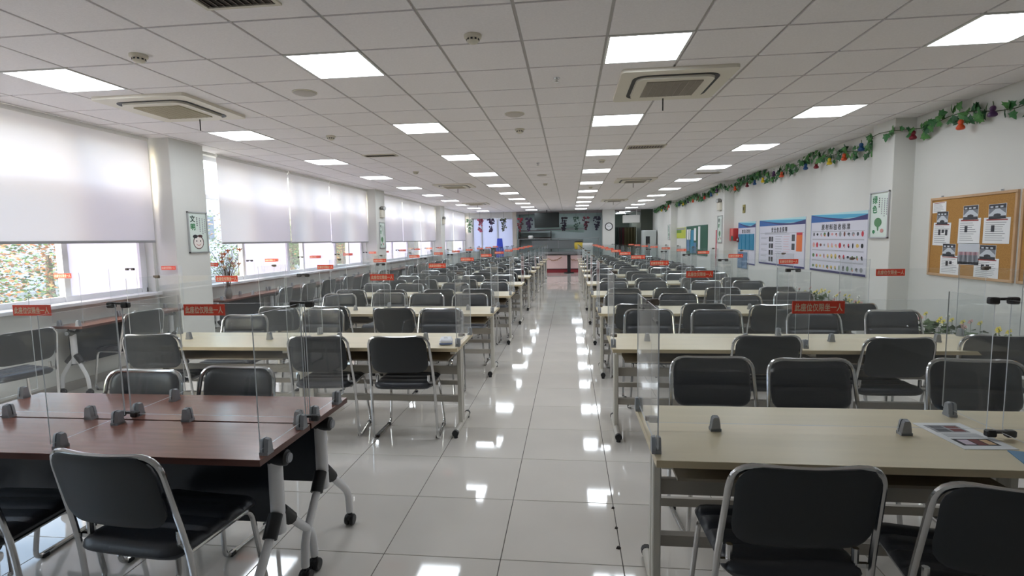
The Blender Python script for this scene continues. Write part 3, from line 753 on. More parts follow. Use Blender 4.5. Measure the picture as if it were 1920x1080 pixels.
for k in range(2): ob('pocket', MB().cbox(-.16, .16, -.2, .2, 0, .02, .006).mesh('pocket', PK2), ch3, (-.42+k*.36, -.42, .012))

def framed(label, M, w, h, big, tex, draw):
    t = thing('framed_poster', label, 'poster', M=M, group='framed pillar posters')
    f = MB()
    for a in ((-w/2, w/2, -h/2, -h/2+.014), (-w/2, w/2, h/2-.014, h/2), (-w/2, -w/2+.014, -h/2, h/2), (w/2-.014, w/2, -h/2, h/2)): f.box(*a, 0, .022)
    ob('frame', f.mesh('frame', ALU), t); ob('sheet', MB().box(-w/2+.01, w/2-.01, -h/2+.01, h/2-.01, 0, .008).mesh('sheet', mat('poster_mint', (222, 234, 226), .4)), t)
    GT = mat('poster_green', (40, 130, 76), .6)
    for k, ch in enumerate(big): ob('lettering', text_mesh(ch, w*.26, GT if k or big[0] == '绿' else mat('poster_dark_green', (24, 60, 44), .6), .003), t, (-w*.24, h*.33-k*h*.2, .0095))
    p = MB()
    for k, (x, n) in enumerate(((-.04, 5), (.1, 8), (.24, 9), (.36, 8))):
        for q in range(n): p.rect(w*x, w*x+w*.045, h*.34-q*h*.045-k*h*.01, h*.34-q*h*.045-k*h*.01+h*.03, .0, 0 if k else 1)
    draw(p, w, h)
    ob('print', p.mesh('print', [GREY1, INK, GT, mat('leaf_print', (92, 142, 98), .6), mat('rose_print', (206, 150, 144), .6), mat('face_outline', (74, 40, 40), .6), mat('face_skin', (240, 232, 226), .6)]), t, (0, 0, .0095))
    return t
def draw_veg(p, w, h):
    p.ell(-.05*w, -.16*h, .2*w, .1*h, .0004, 3, 14); p.poly([(-.12*w, -.2*h), (.02*w, -.2*h), (-.02*w, -.34*h), (-.07*w, -.34*h)], .0003, 3)
    p.ell(-.26*w, -.36*h, .075*w, .042*h, .0004, 2, 10); p.ell(.17*w, -.34*h, .09*w, .045*h, .0004, 4, 10)
def draw_face(p, w, h):      # a plain round smiling doodle
    p.ell(.0, -.24*h, .28*w, .17*h, .0002, 5, 18); p.ell(.0, -.245*h, .245*w, .145*h, .0004, 6, 18)
    p.ell(-.1*w, -.21*h, .03*w, .02*h, .0006, 1, 8); p.ell(.1*w, -.21*h, .03*w, .02*h, .0006, 1, 8)
    n = 8; a = [(.13*w*math.cos(PI+PI*i/n), -.265*h+.06*h*math.sin(PI+PI*i/n)) for i in range(n+1)]; b = [(.13*w*math.cos(PI+PI*i/n), -.26*h+.045*h*math.sin(PI+PI*i/n)) for i in range(n+1)]
    for i in range(n): p.poly([a[i], a[i+1], b[i+1], b[i]], .0006, 4)
    p.ell(-.16*w, -.1*h, .13*w, .045*h, .0006, 1, 9); p.ell(.1*w, -.09*h, .13*w, .035*h, .0006, 5, 9)
framed('framed green vegetable poster on the first noticeboard-side pillar', on_right(7.3, 1.815, 4.0), .42, .6, '绿色', 0, draw_veg)
framed('framed civility poster with a smiling doodle on first window pillar', on_left(6.87, 1.755), .38, .57, '文明', 0, draw_face)
framed('framed green poster on the second window pillar', on_left(14.2, 1.75), .42, .72, '节约', 0, draw_veg)
framed('framed poster on the second noticeboard-side pillar', on_right(14.52, 1.75, 4.0), .42, .72, '健康', 0, draw_veg)
framed('small framed poster on the third noticeboard-side pillar', on_right(21.7, 1.75, 4.0), .4, .6, '卫生', 0, draw_veg)

# cork boards
def cork(label, y0, y1, z0, z1):
    w, h = y1-y0, z1-z0
    t = thing('cork_board', label, 'notice board', M=on_right((y0+y1)/2, (z0+z1)/2), group='cork notice boards')
    ob('cork_sheet', MB().box(-w/2+.02, w/2-.02, -h/2+.02, h/2-.02, 0, .014).mesh('cork_sheet', CORK), t)
    for nm, a in (('frame_rail', (-w/2, w/2, -h/2, -h/2+.028)), ('frame_rail', (-w/2, w/2, h/2-.028, h/2)), ('frame_stile', (-w/2, -w/2+.028, -h/2+.028, h/2-.028)), ('frame_stile', (w/2-.028, w/2, -h/2+.028, h/2-.028))):
        ob(nm, MB().cbox(*a, 0, .024, .003).mesh(nm, OAK), t)
    for x in (-w*.36, w*.33): ob('hanger', MB().box(x-.015, x+.015, h/2, h/2+.02, .004, .01).lathe([(.006, .01), (.006, .02)], 8, 0, Matrix.Translation((x, h/2+.012, 0))).mesh('hanger', ALU), t)
    return t
cork('cork notice board pinned with papers and photos', 5.50, 6.71, 1.08, 1.975)
cork('second cork board at the edge of frame', 4.25, 5.455, 1.08, 1.975)
PHS = [mat('photo_pale', (200, 206, 214), .4), mat('photo_mid', (120, 124, 132), .4), mat('photo_dark', (52, 54, 60), .4), mat('photo_pinkish', (170, 130, 140), .4)]
def pinned(u, v, w, h, kind, label):
    M = on_right(6.105, 1.5275) @ Matrix.Translation((u, v, .0155)) @ Matrix.Rotation(rp.uniform(-.03, .03), 4, 'Z')
    nm = 'photo_print' if kind == 'photo' else 'paper_notice'
    t = tag(ob(nm, MB().box(-w/2, w/2, -h/2, h/2, 0, .0012).mesh(nm, PAPER), M=M), label, 'photo' if kind == 'photo' else 'paper', 'papers on the cork board')
    p = MB()
    if kind == 'photo':
        p.rect(-w*.48, w*.48, -h*.48, h*.48, 0, 1); p.rect(-w*.48, w*.48, h*.2, h*.48, .0003, 2)
        for k in range(3): p.rect(-w*.4+k*w*.28, -w*.4+k*w*.28+w*.16, h*.25, h*.36, .0006, 0)
        p.poly([(-w*.48, -h*.2), (-w*.1, h*.18), (w*.12, h*.18), (w*.48, -h*.15), (w*.48, -h*.3), (-w*.48, -h*.3)], .0006, 0)
        p.rect(-w*.48, w*.48, -h*.48, -h*.3, .0005, 2); p.ell(0, -h*.25, w*.22, h*.12, .0008, 2, 8)
    elif kind == 'wide':
        p.rect(-w*.48, w*.48, -h*.48, h*.48, 0, 1); p.rect(-w*.48, w*.48, -h*.05, h*.1, .0003, 3); p.rect(-w*.48, w*.48, h*.1, h*.48, .0003, 0)
        for k in range(9): p.rect(-w*.45+k*w*.11, -w*.45+k*w*.11+.006, -h*.45, h*.1, .0006, 2 if k % 2 else 0)
        p.rect(-w*.48, w*.48, -h*.48, -h*.36, .0006, 2)
    else:
        p.rect(-w*.4, w*.4, h*.39, h*.44, 0, 4)
        for k in range(9): p.rect(-w*.42, w*rp.uniform(.1, .42), h*.3-k*h*.085, h*.3-k*h*.085+h*.022, 0, 5)
        for k in range(kind): p.rect(-w*.2+k*w*.2, -w*.2+k*w*.2+w*.13, -h*.05+(k % 2)*h*.1, h*.2, .0004, 2)
    ob('print', p.mesh('print', PHS+[mat('dull_red_print', (150, 60, 56), .6), GREY1]), t, (0, 0, .0016))
    return t
# u runs from the far edge (left) to the near edge (right) of the board
for a in ((-.46, .335, .22, .12, 0, 'small white title slip, top left of the cork board'), (-.40, .21, .18, .15, 'photo', 'photo under the title slip on the cork board'), (-.40, .03, .28, .26, 3, 'white sheet below the left photo on the cork board'),
          (.02, .255, .21, .15, 'photo', 'photo at the top centre of the cork board'), (.01, .06, .31, .27, 1, 'white sheet in the middle of the cork board'), (.02, -.185, .30, .23, 'wide', 'large hall photo below the middle sheet on the cork board'),
          (.37, .25, .22, .15, 'photo', 'photo at the top right of the cork board'), (.37, .06, .33, .26, 1, 'white sheet under the top right photo on cork'),
          (-.27, -.15, .20, .14, 'photo', 'photo at the lower left of the cork board'), (-.25, -.315, .29, .21, 2, 'white sheet at the bottom left of the cork board'),
          (.28, -.16, .21, .15, 'photo', 'photo at the lower right of the cork board'), (.27, -.33, .32, .22, 2, 'white sheet at the bottom right of the cork board')):
    pinned(*a)

# green board, yellow sheet, red banner, fire box, switch plate
t = poster('green_notice_board', 'green notice board pinned with white papers down the hall', 'notice board', on_right(18.2, 1.435), 2.9, .98, mat('board_green', (36, 92, 72), .6), .02)
for k, (u, v, w_, h_, c) in enumerate(((-1.2, .2, .28, .36, PAPER), (-.85, .2, .25, .36, PAPER), (-.12, .2, .3, .42, PAPER), (.45, .08, .28, .75, PAPER), (-1.15, -.18, .45, .4, PK2), (-.55, -.05, .5, .8, MATS['pocket_blue']), (-.1, -.25, .35, .35, PK2))):
    lab = ['first white sheet on the green board', 'second white sheet on the green board', 'third white sheet, mid green board', 'tall white strip on the green board', 'blue pocket at the green board lower left', 'tall blue pocket on the green board', 'small blue pocket low on the green board'][k]
    tag(ob('paper_notice', MB().box(-w_/2, w_/2, -h_/2, h_/2, 0, .004).mesh('paper_notice', c), M=on_right(18.2, 1.435) @ Matrix.Translation((u, v, .0205))), lab, 'paper', 'papers on the green board')
t = poster('wall_notice', 'yellow-green wall notice just past the green board', 'poster', on_right(20.65, 1.7), 1.6, .4, mat('notice_lime', (190, 200, 70), .6), .01)
ob('print', MB().rect(-.75, .1, 0, .18, 0, 0).rect(-.75, .7, .12, .18, .0003, 1).mesh('print', [mat('notice_green', (110, 150, 60), .6), GREY1]), t, (0, 0, .0105))
t = poster('hanging_banner', 'narrow red vertical banner by the second noticeboard-side pillar', 'banner', on_right(15.6, 1.22), .5, 1.05, mat('banner_red', (196, 52, 74), .6), .008)
for k in range(5): ob('lettering', text_mesh('安全第一位'[k], .2, PAPER, .004), t, (0, .4-k*.2, .0095))
t = thing('fire_box', 'red fire point box on the wall before second pillar', 'fire box', M=on_right(13.98, 1.6))
ob('case', MB().cbox(-.16, .16, -.16, .16, 0, .12, .008).mesh('case', mat('fire_red', (196, 58, 54), .4)), t)
ob('door', MB().cbox(-.02, .14, -.02, .14, .12, .128, .003).mesh('door', mat('fire_pink', (220, 110, 104), .4)), t); ob('green_label', MB().box(-.02, .15, -.15, -.04, .12, .124).mesh('green_label', mat('label_green', (26, 92, 80), .5)), t)
t = tag(ob('call_point', MB().cbox(-.06, .06, -.06, .06, 0, .05, .008).mesh('call_point', mat('maroon', (110, 24, 34), .4), 40), M=on_right(13.72, 1.47)), 'small maroon alarm call point beside the fire box', 'call point')
ob('button', MB().lathe([(.025, .05), (.022, .06)], 12).mesh('button', PAPER), t)
t = tag(ob('switch_plate', MB().cbox(-.08, .08, -.1, .1, 0, .02, .005).mesh('switch_plate', mat('brass_plate', (150, 140, 70), .4)), M=on_right(13.4, 2.22)), 'small brass-coloured plate high on the noticeboard wall', 'plate')
ob('toggle', MB().box(-.03, .03, -.04, .04, .02, .03).mesh('toggle', mat('brass_dark', (96, 88, 44), .4)), t)
def emergency_light(M, label):
    t = thing('emergency_light', label, 'emergency light', M=M, group='twin-head emergency lights')
    ob('case', MB().cbox(-.13, .13, -.11, .09, 0, .07, .01).mesh('case', BEIGE), t)
    for s in (-1, 1):
        Mh = Matrix.Translation((s*.08, .14, .05)) @ Matrix.Rotation(-.5*s, 4, 'Y')
        h = ob('lamp_head', MB().lathe([(.03, -.04), (.05, -.02), (.055, .03), (.05, .035)], 14, 0, Mh).mesh('lamp_head', mat('lamp_grey', (120, 118, 112), .4), 40), t)
        ob('lens', MB().lathe([(.046, .036), (.04, .04)], 14, 0, Mh).mesh('lens', mat('lens_grey', (190, 192, 190), .1)), h)
emergency_light(on_left(14.2, 2.36), 'twin-head emergency light on the second window pillar')
emergency_light(on_left(21.4, 2.36), 'twin-head emergency light on the third window pillar')
emergency_light(on_right(14.52, 2.36, 4.0), 'twin-head emergency light on the second noticeboard-side pillar')

# ------------------------------------------------------------------ ivy garland with gourds
rg = random.Random(21)
def gx(y):
    for a, b in PIL_R:
        if a-.12 < y < b+.12: return 3.955
    return 4.195
ys = [5.35+.22*k for k in range(98)]
path = [Vector((gx(y), y, 2.80+.05*math.sin(y*2.1)+.03*math.sin(y*5.3)+min(.06, max(0, (y-7)*.02)))) for y in ys]
gar = thing('ivy_garland', 'long green artificial ivy garland along top of noticeboard wall', 'garland', (0, 0, 0))
ob('vine', MB().tube(path, .005, 5).mesh('vine', mat('vine_brown', (70, 82, 52), .7)), gar)
LEAFM = [mat('ivy_leaf_dark', (36, 88, 50), .55), mat('ivy_leaf', (52, 112, 58), .55), mat('ivy_leaf_light', (78, 134, 66), .55)]
lp2 = [(0, 0), (.28, .05), (.5, -.05), (.42, .25), (.62, .45), (.32, .55), (.2, .8), (0, 1.05), (-.2, .8), (-.32, .55), (-.62, .45), (-.42, .25), (-.5, -.05), (-.28, .05)]
def leaf_geo(mb, M, mi=0):
    n = len(lp2); c = (0, .4, .06)
    v = [(x, y, -.12*abs(x)) for x, y in lp2]+[c]; v2 = [(p[0], p[1], p[2]-.03) for p in v]
    mb.add(v, [(i, (i+1) % n, n) for i in range(n)], mi, M); mb.add(v2, [((i+1) % n, i, n) for i in range(n)], mi, M)
leaf_me = []
for L in LEAFM:
    b = MB(); leaf_geo(b, Matrix.Identity(4)); leaf_me.append(b.mesh('leaf', L))
far_l = MB(); cnt = 0
for k in range(len(path)-1):
    y = path[k].y
    if y < 5.6: n = 1
    elif 7.0 < y < 7.55: n = 1
    else: n = 7 if y < 12 else 9
    if y < 5.6: n = 4
    for q in range(n):
        p = path[k].lerp(path[k+1], rg.random()); s = rg.uniform(.06, .105)*(1.0 if y < 12 else 1.1)
        # leaf faces the room (-x), hanging with random turn in the wall plane
        a = rg.uniform(-2.4, 2.4); zz = rg.uniform(-.09, .07)
        M = Matrix.Translation((p.x-rg.uniform(.0, .05), p.y, p.z+zz)) @ frame_mat((0, 0, 0), (0, -1, 0), (0, 0, 1)) @ Matrix.Rotation(a+PI, 4, 'Z') @ Matrix.Rotation(rg.uniform(-.6, .6), 4, 'X') @ Matrix.Rotation(rg.uniform(-.5, .5), 4, 'Y') @ Matrix.Scale(s, 4)
        if cnt < 270 and y < 16: ob('leaf', leaf_me[rg.randrange(3)], gar, M=M); cnt += 1
        else: leaf_geo(far_l, M, rg.randrange(3))
o = ob('distant_leaves', far_l.mesh('distant_leaves', LEAFM), gar); o['kind'] = 'stuff'
GC = {'purple': (74, 40, 84), 'orange': (226, 86, 40), 'crimson': (120, 26, 40), 'blue': (24, 74, 126), 'yellow': (220, 190, 40), 'red': (206, 54, 44)}
GS = .8
gp = [(.0, .135), (.02, .132), (.03, .118), (.034, .1), (.028, .078), (.024, .07), (.036, .058), (.05, .034), (.05, .014), (.034, .0), (.004, -.004)]
gm = {c: MB().lathe([(max(r*GS, .001), z*GS+.04) for r, z in gp], 14).mesh('gourd', mat('gourd_'+c, v, .35), 60) for c, v in GC.items()}
gst = MB().tube([(0, 0, .13), (.004, 0, .16), (0, .004, .19)], .004, 5).mesh('stalk', mat('stalk_green', (60, 84, 48), .7))
gl = [(5.75, 'purple', 2.66), (6.17, 'orange', 2.62), (6.95, 'crimson', 2.66), (7.62, 'blue', 2.64), (8.55, 'orange', 2.64), (9.0, 'yellow', 2.64), (9.45, 'crimson', 2.64), (9.85, 'blue', 2.67), (10.9, 'orange', 2.66), (11.3, 'purple', 2.72), (11.9, 'yellow', 2.66), (12.4, 'blue', 2.66), (12.9, 'crimson', 2.66)]
cy = ['orange', 'purple', 'yellow', 'blue', 'red', 'crimson']
gl += [(13.8+.75*k, cy[k % 6], 2.66+.03*(k % 2)) for k in range(15)]
cc = {}
for y, c, z in gl:
    cc[c] = cc.get(c, 0)+1
    o = tag(ob('gourd', gm[c], None, (gx(y)-.055, y, z)), '%s toy gourd on the ivy garland, %s %s one from the front' % (c, NTH[cc[c]-1], c), 'gourd', 'toy gourds on the ivy garland')
    ob('stalk', gst, o)

# ------------------------------------------------------------------ far end of the hall
KG = mat('kitchen_grey_wall', (188, 198, 198), .6); STEEL = mat('stainless', (150, 152, 154), .3, metal=.7)
PINK = mat('pink_counter_panel', (216, 186, 184), .4); MAROON = mat('maroon_plinth', (130, 30, 40), .5)
fw = MB(); fw.box(XL-.2, -2.85, YF, YF+.15, 0, .9); fw.box(XL-.2, -2.85, YF, YF+.15, 2.7, CEIL+.02); fw.box(XL-.2, -5.1, YF, YF+.15, .9, 2.7)
struct(ob('wall_far', fw.mesh('wall_far', WALL)))
W = struct(ob('window_5', MB().box(-5.1, -2.85, YF+.03, YF+.09, .9, .95).box(-5.1, -2.85, YF+.03, YF+.09, 2.64, 2.7).box(-5.1, -5.04, YF+.03, YF+.09, .9, 2.7).mesh('window_5', ALU)))
for x in (-4.6, -3.75): ob('mullion', MB().box(x-.03, x+.03, YF+.02, YF+.1, .9, 2.7).mesh('mullion', ALU), W)
for a, b in ((-5.1, -4.6), (-4.6, -3.75), (-3.75, -2.85)): ob('pane', MB().box(a+.02, b-.02, YF+.055, YF+.063, .92, 2.68).mesh('pane', FROST), W)
struct(ob('pillar', MB().cbox(-2.95, -2.75, YF-.1, YF+.25, 0, CEIL+.01, .005).mesh('pillar', mat('cream_post', (206, 198, 186), .6))))
struct(ob('wall_kitchen', MB().box(-2.85, 2.3, 30.2, 30.35, 0, CEIL+.02).box(-2.95, -2.85, YF+.1, 30.2, 0, CEIL+.02).box(2.2, 2.3, YF+.4, 30.2, 0, CEIL+.02).mesh('wall_kitchen', KG)))
struct(ob('pillar', MB().cbox(1.69, 2.30, YF-.5, YF+.1, 0, CEIL+.01, .006).mesh('pillar', WALL)))
struct(ob('trim_1', MB().box(-2.75, 1.69, YF, YF+.15, 2.86, CEIL+.01).box(2.3, 3.65, YF, YF+.15, 2.9, CEIL+.01).mesh('trim_1', mat('soffit_grey', (150, 140, 142), .6))))
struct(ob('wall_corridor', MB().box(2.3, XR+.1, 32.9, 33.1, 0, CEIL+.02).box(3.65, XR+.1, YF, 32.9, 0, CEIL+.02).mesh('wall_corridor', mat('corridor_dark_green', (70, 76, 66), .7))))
struct(ob('door_1', MB().cbox(2.5, 3.5, 32.84, 32.9, 0, 2.1, .01).mesh('door_1', mat('dark_door', (52, 50, 44), .5))))
# clock
t = thing('wall_clock', 'round black-rimmed wall clock on the far white pillar', 'clock', M=on_far(2.0, 2.13, YF-.5))
ob('dial', MB().lathe([(.17, 0), (.17, .02)], 28).mesh('dial', PAPER), t)
ob('rim', MB().tube([(.18*math.cos(2*PI*k/28), .18*math.sin(2*PI*k/28), .02) for k in range(28)], .02, 8, closed=True).mesh('rim', BLACK, 40), t)
ob('hour_hand', MB().box(-.006, .006, -.01, .09, .022, .025, 0, Matrix.Rotation(1.2, 4, 'Z')).mesh('hour_hand', INK), t)
ob('minute_hand', MB().box(-.004, .004, -.01, .13, .026, .028, 0, Matrix.Rotation(-1.3, 4, 'Z')).mesh('minute_hand', INK), t)
for k in range(12): ob('hour_mark', MB().box(-.004, .004, .13, .15, .02, .022, 0, Matrix.Rotation(PI*k/6, 4, 'Z')).mesh('hour_mark', INK), t)
# television
t = thing('television', 'black flat television hung from the ceiling over the counter', 'television', (-1.1, 26.2, 2.13))
ob('screen', MB().cbox(-.6, .6, -.03, .03, 0, .72, .01).mesh('screen', mat('tv_screen', (16, 24, 22), .55)), t)
ob('bezel', MB().box(-.61, .61, -.035, .02, -.012, 0).box(-.61, .61, -.035, .02, .72, .732).box(-.612, -.6, -.035, .02, 0, .72).box(.6, .612, -.035, .02, 0, .72).mesh('bezel', BLACK), t)
ob('hanger_pole', MB().tube([(0, .05, .6), (0, .05, CEIL-2.13)], .02, 8).mesh('hanger_pole', BLACK), t)
# serving counter
t = thing('serving_counter', 'pink-fronted serving counter with maroon plinth at aisle end', 'counter', (-.2, 24.2, 0))
ob('front_panel', MB().box(-.85, .85, -.02, .02, .16, .80).mesh('front_panel', PINK), t); ob('plinth', MB().box(-.85, .85, -.015, .02, 0, .16).mesh('plinth', MAROON), t)
ob('body', MB().box(-.85, .85, .02, .7, 0, .8).mesh('body', PINK), t); ob('counter_top', MB().cbox(-.92, .92, -.06, .75, .8, .85, .006).mesh('counter_top', mat('dark_counter_top', (54, 48, 46), .3)), t)
ob('seam_line', MB().box(-.85, .85, -.024, -.02, .155, .185).mesh('seam_line', BLACK), t)
sw = MB()
for c in (-.5, .45):
    for k in range(40):
        u = k/39*2-1; sw.ball((c+u*.34, -.05, .73-.16*(1-u*u)+random.uniform(-.02, .02)), random.uniform(.012, .022), 1, k % 2, 5, 4)
ob('tinsel_swag', sw.mesh('tinsel_swag', [mat('tinsel_gold', (190, 150, 96), .4), mat('tinsel_dark', (110, 70, 60), .5)]), t)
t = thing('pedestal_stand', 'black pedestal stand before the pink counter', 'stand', (-.02, 23.7, 0))
ob('base', MB().box(-.22, .22, -.04, .04, 0, .05).box(-.04, .04, -.22, .22, 0, .05).mesh('base', BLACK), t); ob('post', MB().cbox(-.075, .075, -.05, .05, .05, .82, .008).mesh('post', BLACK), t)
ob('top_plate', MB().cbox(-.3, .3, -.2, .2, .82, .845, .005).mesh('top_plate', BLACK), t)
# kitchen equipment
t = thing('serving_line', 'long stainless serving line with glass guard at far end', 'counter', (-.7, 26.6, 0))
ob('body', MB().cbox(-1.9, 2.2, 0, .8, 0, .9, .01).mesh('body', STEEL), t); ob('hood_panel', MB().cbox(-1.2, 1.4, .05, .35, 1.05, 1.5, .02).mesh('hood_panel', mat('dull_steel', (122, 126, 128), .35, metal=.5)), t)
ob('glass_guard', MB().box(-1.9, 2.2, -.02, -.012, .9, 1.35).mesh('glass_guard', ACRYL), t); ob('shelf', MB().box(-1.9, 2.2, -.1, .3, 1.55, 1.58).mesh('shelf', STEEL), t)
for x in (-1.85, .15, 2.15): ob('post', MB().box(x-.015, x+.015, 0, .03, .9, 1.58).mesh('post', STEEL), t)
t = thing('kitchen_shelf', 'dark wall shelving behind the serving line', 'shelf', (-1.9, 29.7, 0))
ob('shelf_board', MB().box(-.9, .9, -.2, .3, 1.6, 1.66).mesh('shelf_board', mat('shelf_brown', (84, 74, 70), .5)), t); ob('shelf_board', MB().box(-.9, .9, -.2, .3, 2.0, 2.05).mesh('shelf_board', MATS['shelf_brown']), t); ob('side_frame', MB().box(-.9, -.86, -.2, .3, 0, 2.1).box(.86, .9, -.2, .3, 0, 2.1).mesh('side_frame', MATS['shelf_brown']), t)
t = thing('exhaust_hood', 'green-grey exhaust duct over the kitchen', 'hood', (-.5, 28.6, 1.75))
ob('canopy', MB().add([(-1.2, -.3, .3), (1.3, -.3, .12), (1.3, .6, .12), (-1.2, .6, .3), (-1.2, -.3, .55), (1.3, -.3, .55), (1.3, .6, .55), (-1.2, .6, .55)], [(3, 2, 1, 0), (4, 5, 6, 7), (0, 1, 5, 4), (1, 2, 6, 5), (2, 3, 7, 6), (3, 0, 4, 7)]).mesh('canopy', mat('duct_green', (170, 196, 188), .4)), t)
ob('lip', MB().box(-1.25, 1.35, -.33, -.3, .28, .34).mesh('lip', STEEL), t)
t = thing('bottle_pot', 'white covered pot on the serving line shelf', 'pot', (-1.95, 26.72, 1.58)); ob('pot_body', MB().lathe([(.1, 0), (.13, .05), (.13, .13), (.1, .16)], 16).mesh('pot_body', WHITEP, 40), t); ob('knob', MB().lathe([(.02, .16), (.025, .19)], 10).mesh('knob', BLACK), t)
t = thing('drinks_box', 'yellow container with black lid on a steel stand behind the counter', 'container', (.45, 25.4, 1.05)); 
ob('tub', MB().lathe([(.16, 0), (.2, .05), (.21, .28), (.18, .32)], 18).mesh('tub', mat('tub_yellow', (214, 186, 60), .5), 40), t); ob('lid', MB().lathe([(.2, .32), (.19, .38), (.08, .42)], 18).mesh('lid', BLACK, 40), t)
tag(ob('tub_stand', MB().box(-.3, .3, -.25, .25, 1.0, 1.05).box(-.28, -.24, -.22, .22, 0, 1.0).box(.24, .28, -.22, .22, 0, 1.0).mesh('tub_stand', STEEL), None, (.45, 25.4, 0)), 'small steel stand under the yellow container', 'stand')
t = thing('paper_stack_box', 'white carton standing on the last aisle-side table', 'carton', (.73, YROW[-1]+.19, TH)); ob('carton', MB().cbox(-.2, .2, -.12, .12, .0, .62, .006).mesh('carton', PAPER), t)
ob('print', MB().rect(-.12, .1, .3, .34, 0, 0).rect(-.12, .06, .2, .22, 0, 0).rect(-.12, .1, .12, .14, 0, 0).mesh('print', GREY1), t, M=Matrix.Translation((0, -.122, 0)) @ rotx(PI/2))
t = thing('blue_bin', 'tall blue bin at the far window corner', 'bin', (-3.4, 25.6, 0)); ob('bin_body', MB().lathe([(.2, 0), (.19, 1.1), (.17, 1.15)], 18).mesh('bin_body', mat('bin_blue', (46, 72, 200), .4), 40), t); ob('bin_lid', MB().lathe([(.165, 1.15), (.14, 1.5), (.12, 1.62)], 18).mesh('bin_lid', MATS['bin_blue'], 40), t)
for x, w_, h_, c, lab in ((-4.4, .5, 1.1, 'carton_brown', 'brown cabinet at the far window corner'), (-3.85, .4, 1.15, 'cab_dark', 'dark cabinet beside the blue bin')):
    t = thing('storage_cabinet', lab, 'cabinet', (x, 27.0, 0)); ob('body', MB().cbox(-w_/2, w_/2, -.2, .2, 0, h_, .008).mesh('body', mat(c, {'carton_brown': (142, 124, 116), 'cab_dark': (70, 62, 58)}[c], .5)), t)
    ob('door', MB().cbox(-w_/2+.02, w_/2-.02, -.215, -.2, .05, h_-.03, .004).mesh('door', MATS[c]), t)
# refrigerator, corridor board, air curtain
t = thing('refrigerator', 'white and grey drinks fridge by the far right corner', 'fridge', (3.88, 26.3, 0))
ob('body', MB().cbox(-.32, .32, -.3, .35, 0, 1.9, .015).mesh('body', mat('fridge_grey', (196, 200, 200), .4)), t); dd = ob('door', MB().cbox(-.3, .3, -.34, -.3, .1, 1.85, .01).mesh('door', mat('fridge_door', (186, 192, 190), .35)), t)
ob('dark_window', MB().box(-.2, .0, -.345, -.34, .7, 1.6).mesh('dark_window', BLACK), dd); ob('handle', MB().cbox(.22, .25, -.38, -.34, .9, 1.3, .005).mesh('handle', ALU), dd)
t = thing('air_curtain', 'white air curtain unit above the dark corridor opening', 'air curtain', (3.15, YF-.12, 2.3)); ob('housing', MB().cbox(-.42, .42, -.12, .12, 0, .4, .02).mesh('housing', WHITEP), t); ob('bracket', MB().box(-.3, -.27, .08, .12, .4, .7).box(.27, .3, .08, .12, .4, .7).mesh('bracket', WHITEP), t); ob('outlet', MB().box(-.38, .38, -.1, .0, -.004, 0).mesh('outlet', GREY2), t)
for x, c, lab in ((2.55, (30, 44, 38), 'dark green door curtain strip in the corridor opening'), (2.85, (78, 26, 34), 'maroon door curtain strip in the corridor opening'), (3.3, (72, 66, 40), 'olive door curtain strip in the corridor opening')):
    n = 12; m_ = MB(); w_ = .32 if x != 2.85 else .14
    top = [(-w_+2*w_*k/n, .03*math.sin(k*2.1)) for k in range(n+1)]
    m_.prism(top+[(p[0], p[1]+.006) for p in top[::-1]], .05, 2.1)
    o = tag(ob('door_curtain', m_.mesh('door_curtain', mat('curtain_%d' % int(x*100), c, .8)), None, (x, 29.2, 0)), lab, 'curtain', 'corridor door curtains')
    ob('curtain_rod', MB().tube([(-w_, 0, 2.12), (w_, 0, 2.12)], .012, 6).mesh('curtain_rod', BLACK), o)
# hanging artificial bunches
def bunch(x, c, label, kind=0):
    t = thing('hanging_bunch', label, 'artificial bunch', (x, 26.9, 0), 0, 'hanging artificial bunches'); r = random.Random(int(x*100)+500)
    b = MB()
    for k in range(46):
        z = r.uniform(1.98, 2.62); w_ = .06+.09*((z-1.98)/.64)
        b.ball((r.gauss(0, w_*.6), r.gauss(0, w_*.5), z), r.uniform(.028, .05), 1.1, r.randrange(2), 6, 4)
    for s in (-1, 1): b.ball((s*.09, 0, 2.6), .07, .9, 0, 7, 5)
    ob('clusters', b.mesh('clusters', [mat('bunch_%s_a' % c[0], c[1], .6), mat('bunch_%s_b' % c[0], c[2], .6)]), t); ob('cord', MB().tube([(0, 0, 2.6), (0, 0, CEIL)], .004, 4).mesh('cord', BLACK), t)
PU, PKc, GW, RD = ('purple', (44, 30, 60), (66, 40, 70)), ('pink', (186, 96, 120), (120, 60, 70)), ('whitegreen', (200, 214, 200), (96, 140, 96)), ('red', (150, 40, 60), (70, 50, 50))
for x, c, lab in ((-5.15, GW, 'white and green bunch hanging at the far window corner'), (-4.58, PKc, 'pink bunch hanging before the far frosted window'), (-4.0, PU, 'dark purple bunch hanging before the far frosted window'), (-3.36, ('grey', (120, 124, 108), (60, 66, 60)), 'grey-green bunch hanging above the blue bin'), (-2.5, RD, 'red bunch hanging beside the cream post'), (-2.05, PU, 'purple bunch hanging just left of the television'), (-.25, ('plum', (52, 42, 54), (40, 34, 46)), 'plum bunch hanging just right of the television'), (.35, ('green', (40, 66, 56), (110, 130, 120)), 'green and white bunch hanging over the kitchen'), (.85, ('wine', (96, 32, 48), (60, 30, 40)), 'wine red bunch hanging over the kitchen'), (1.4, ('navy', (32, 30, 50), (44, 40, 60)), 'navy bunch hanging beside the clock pillar')):
    bunch(x, c, lab)

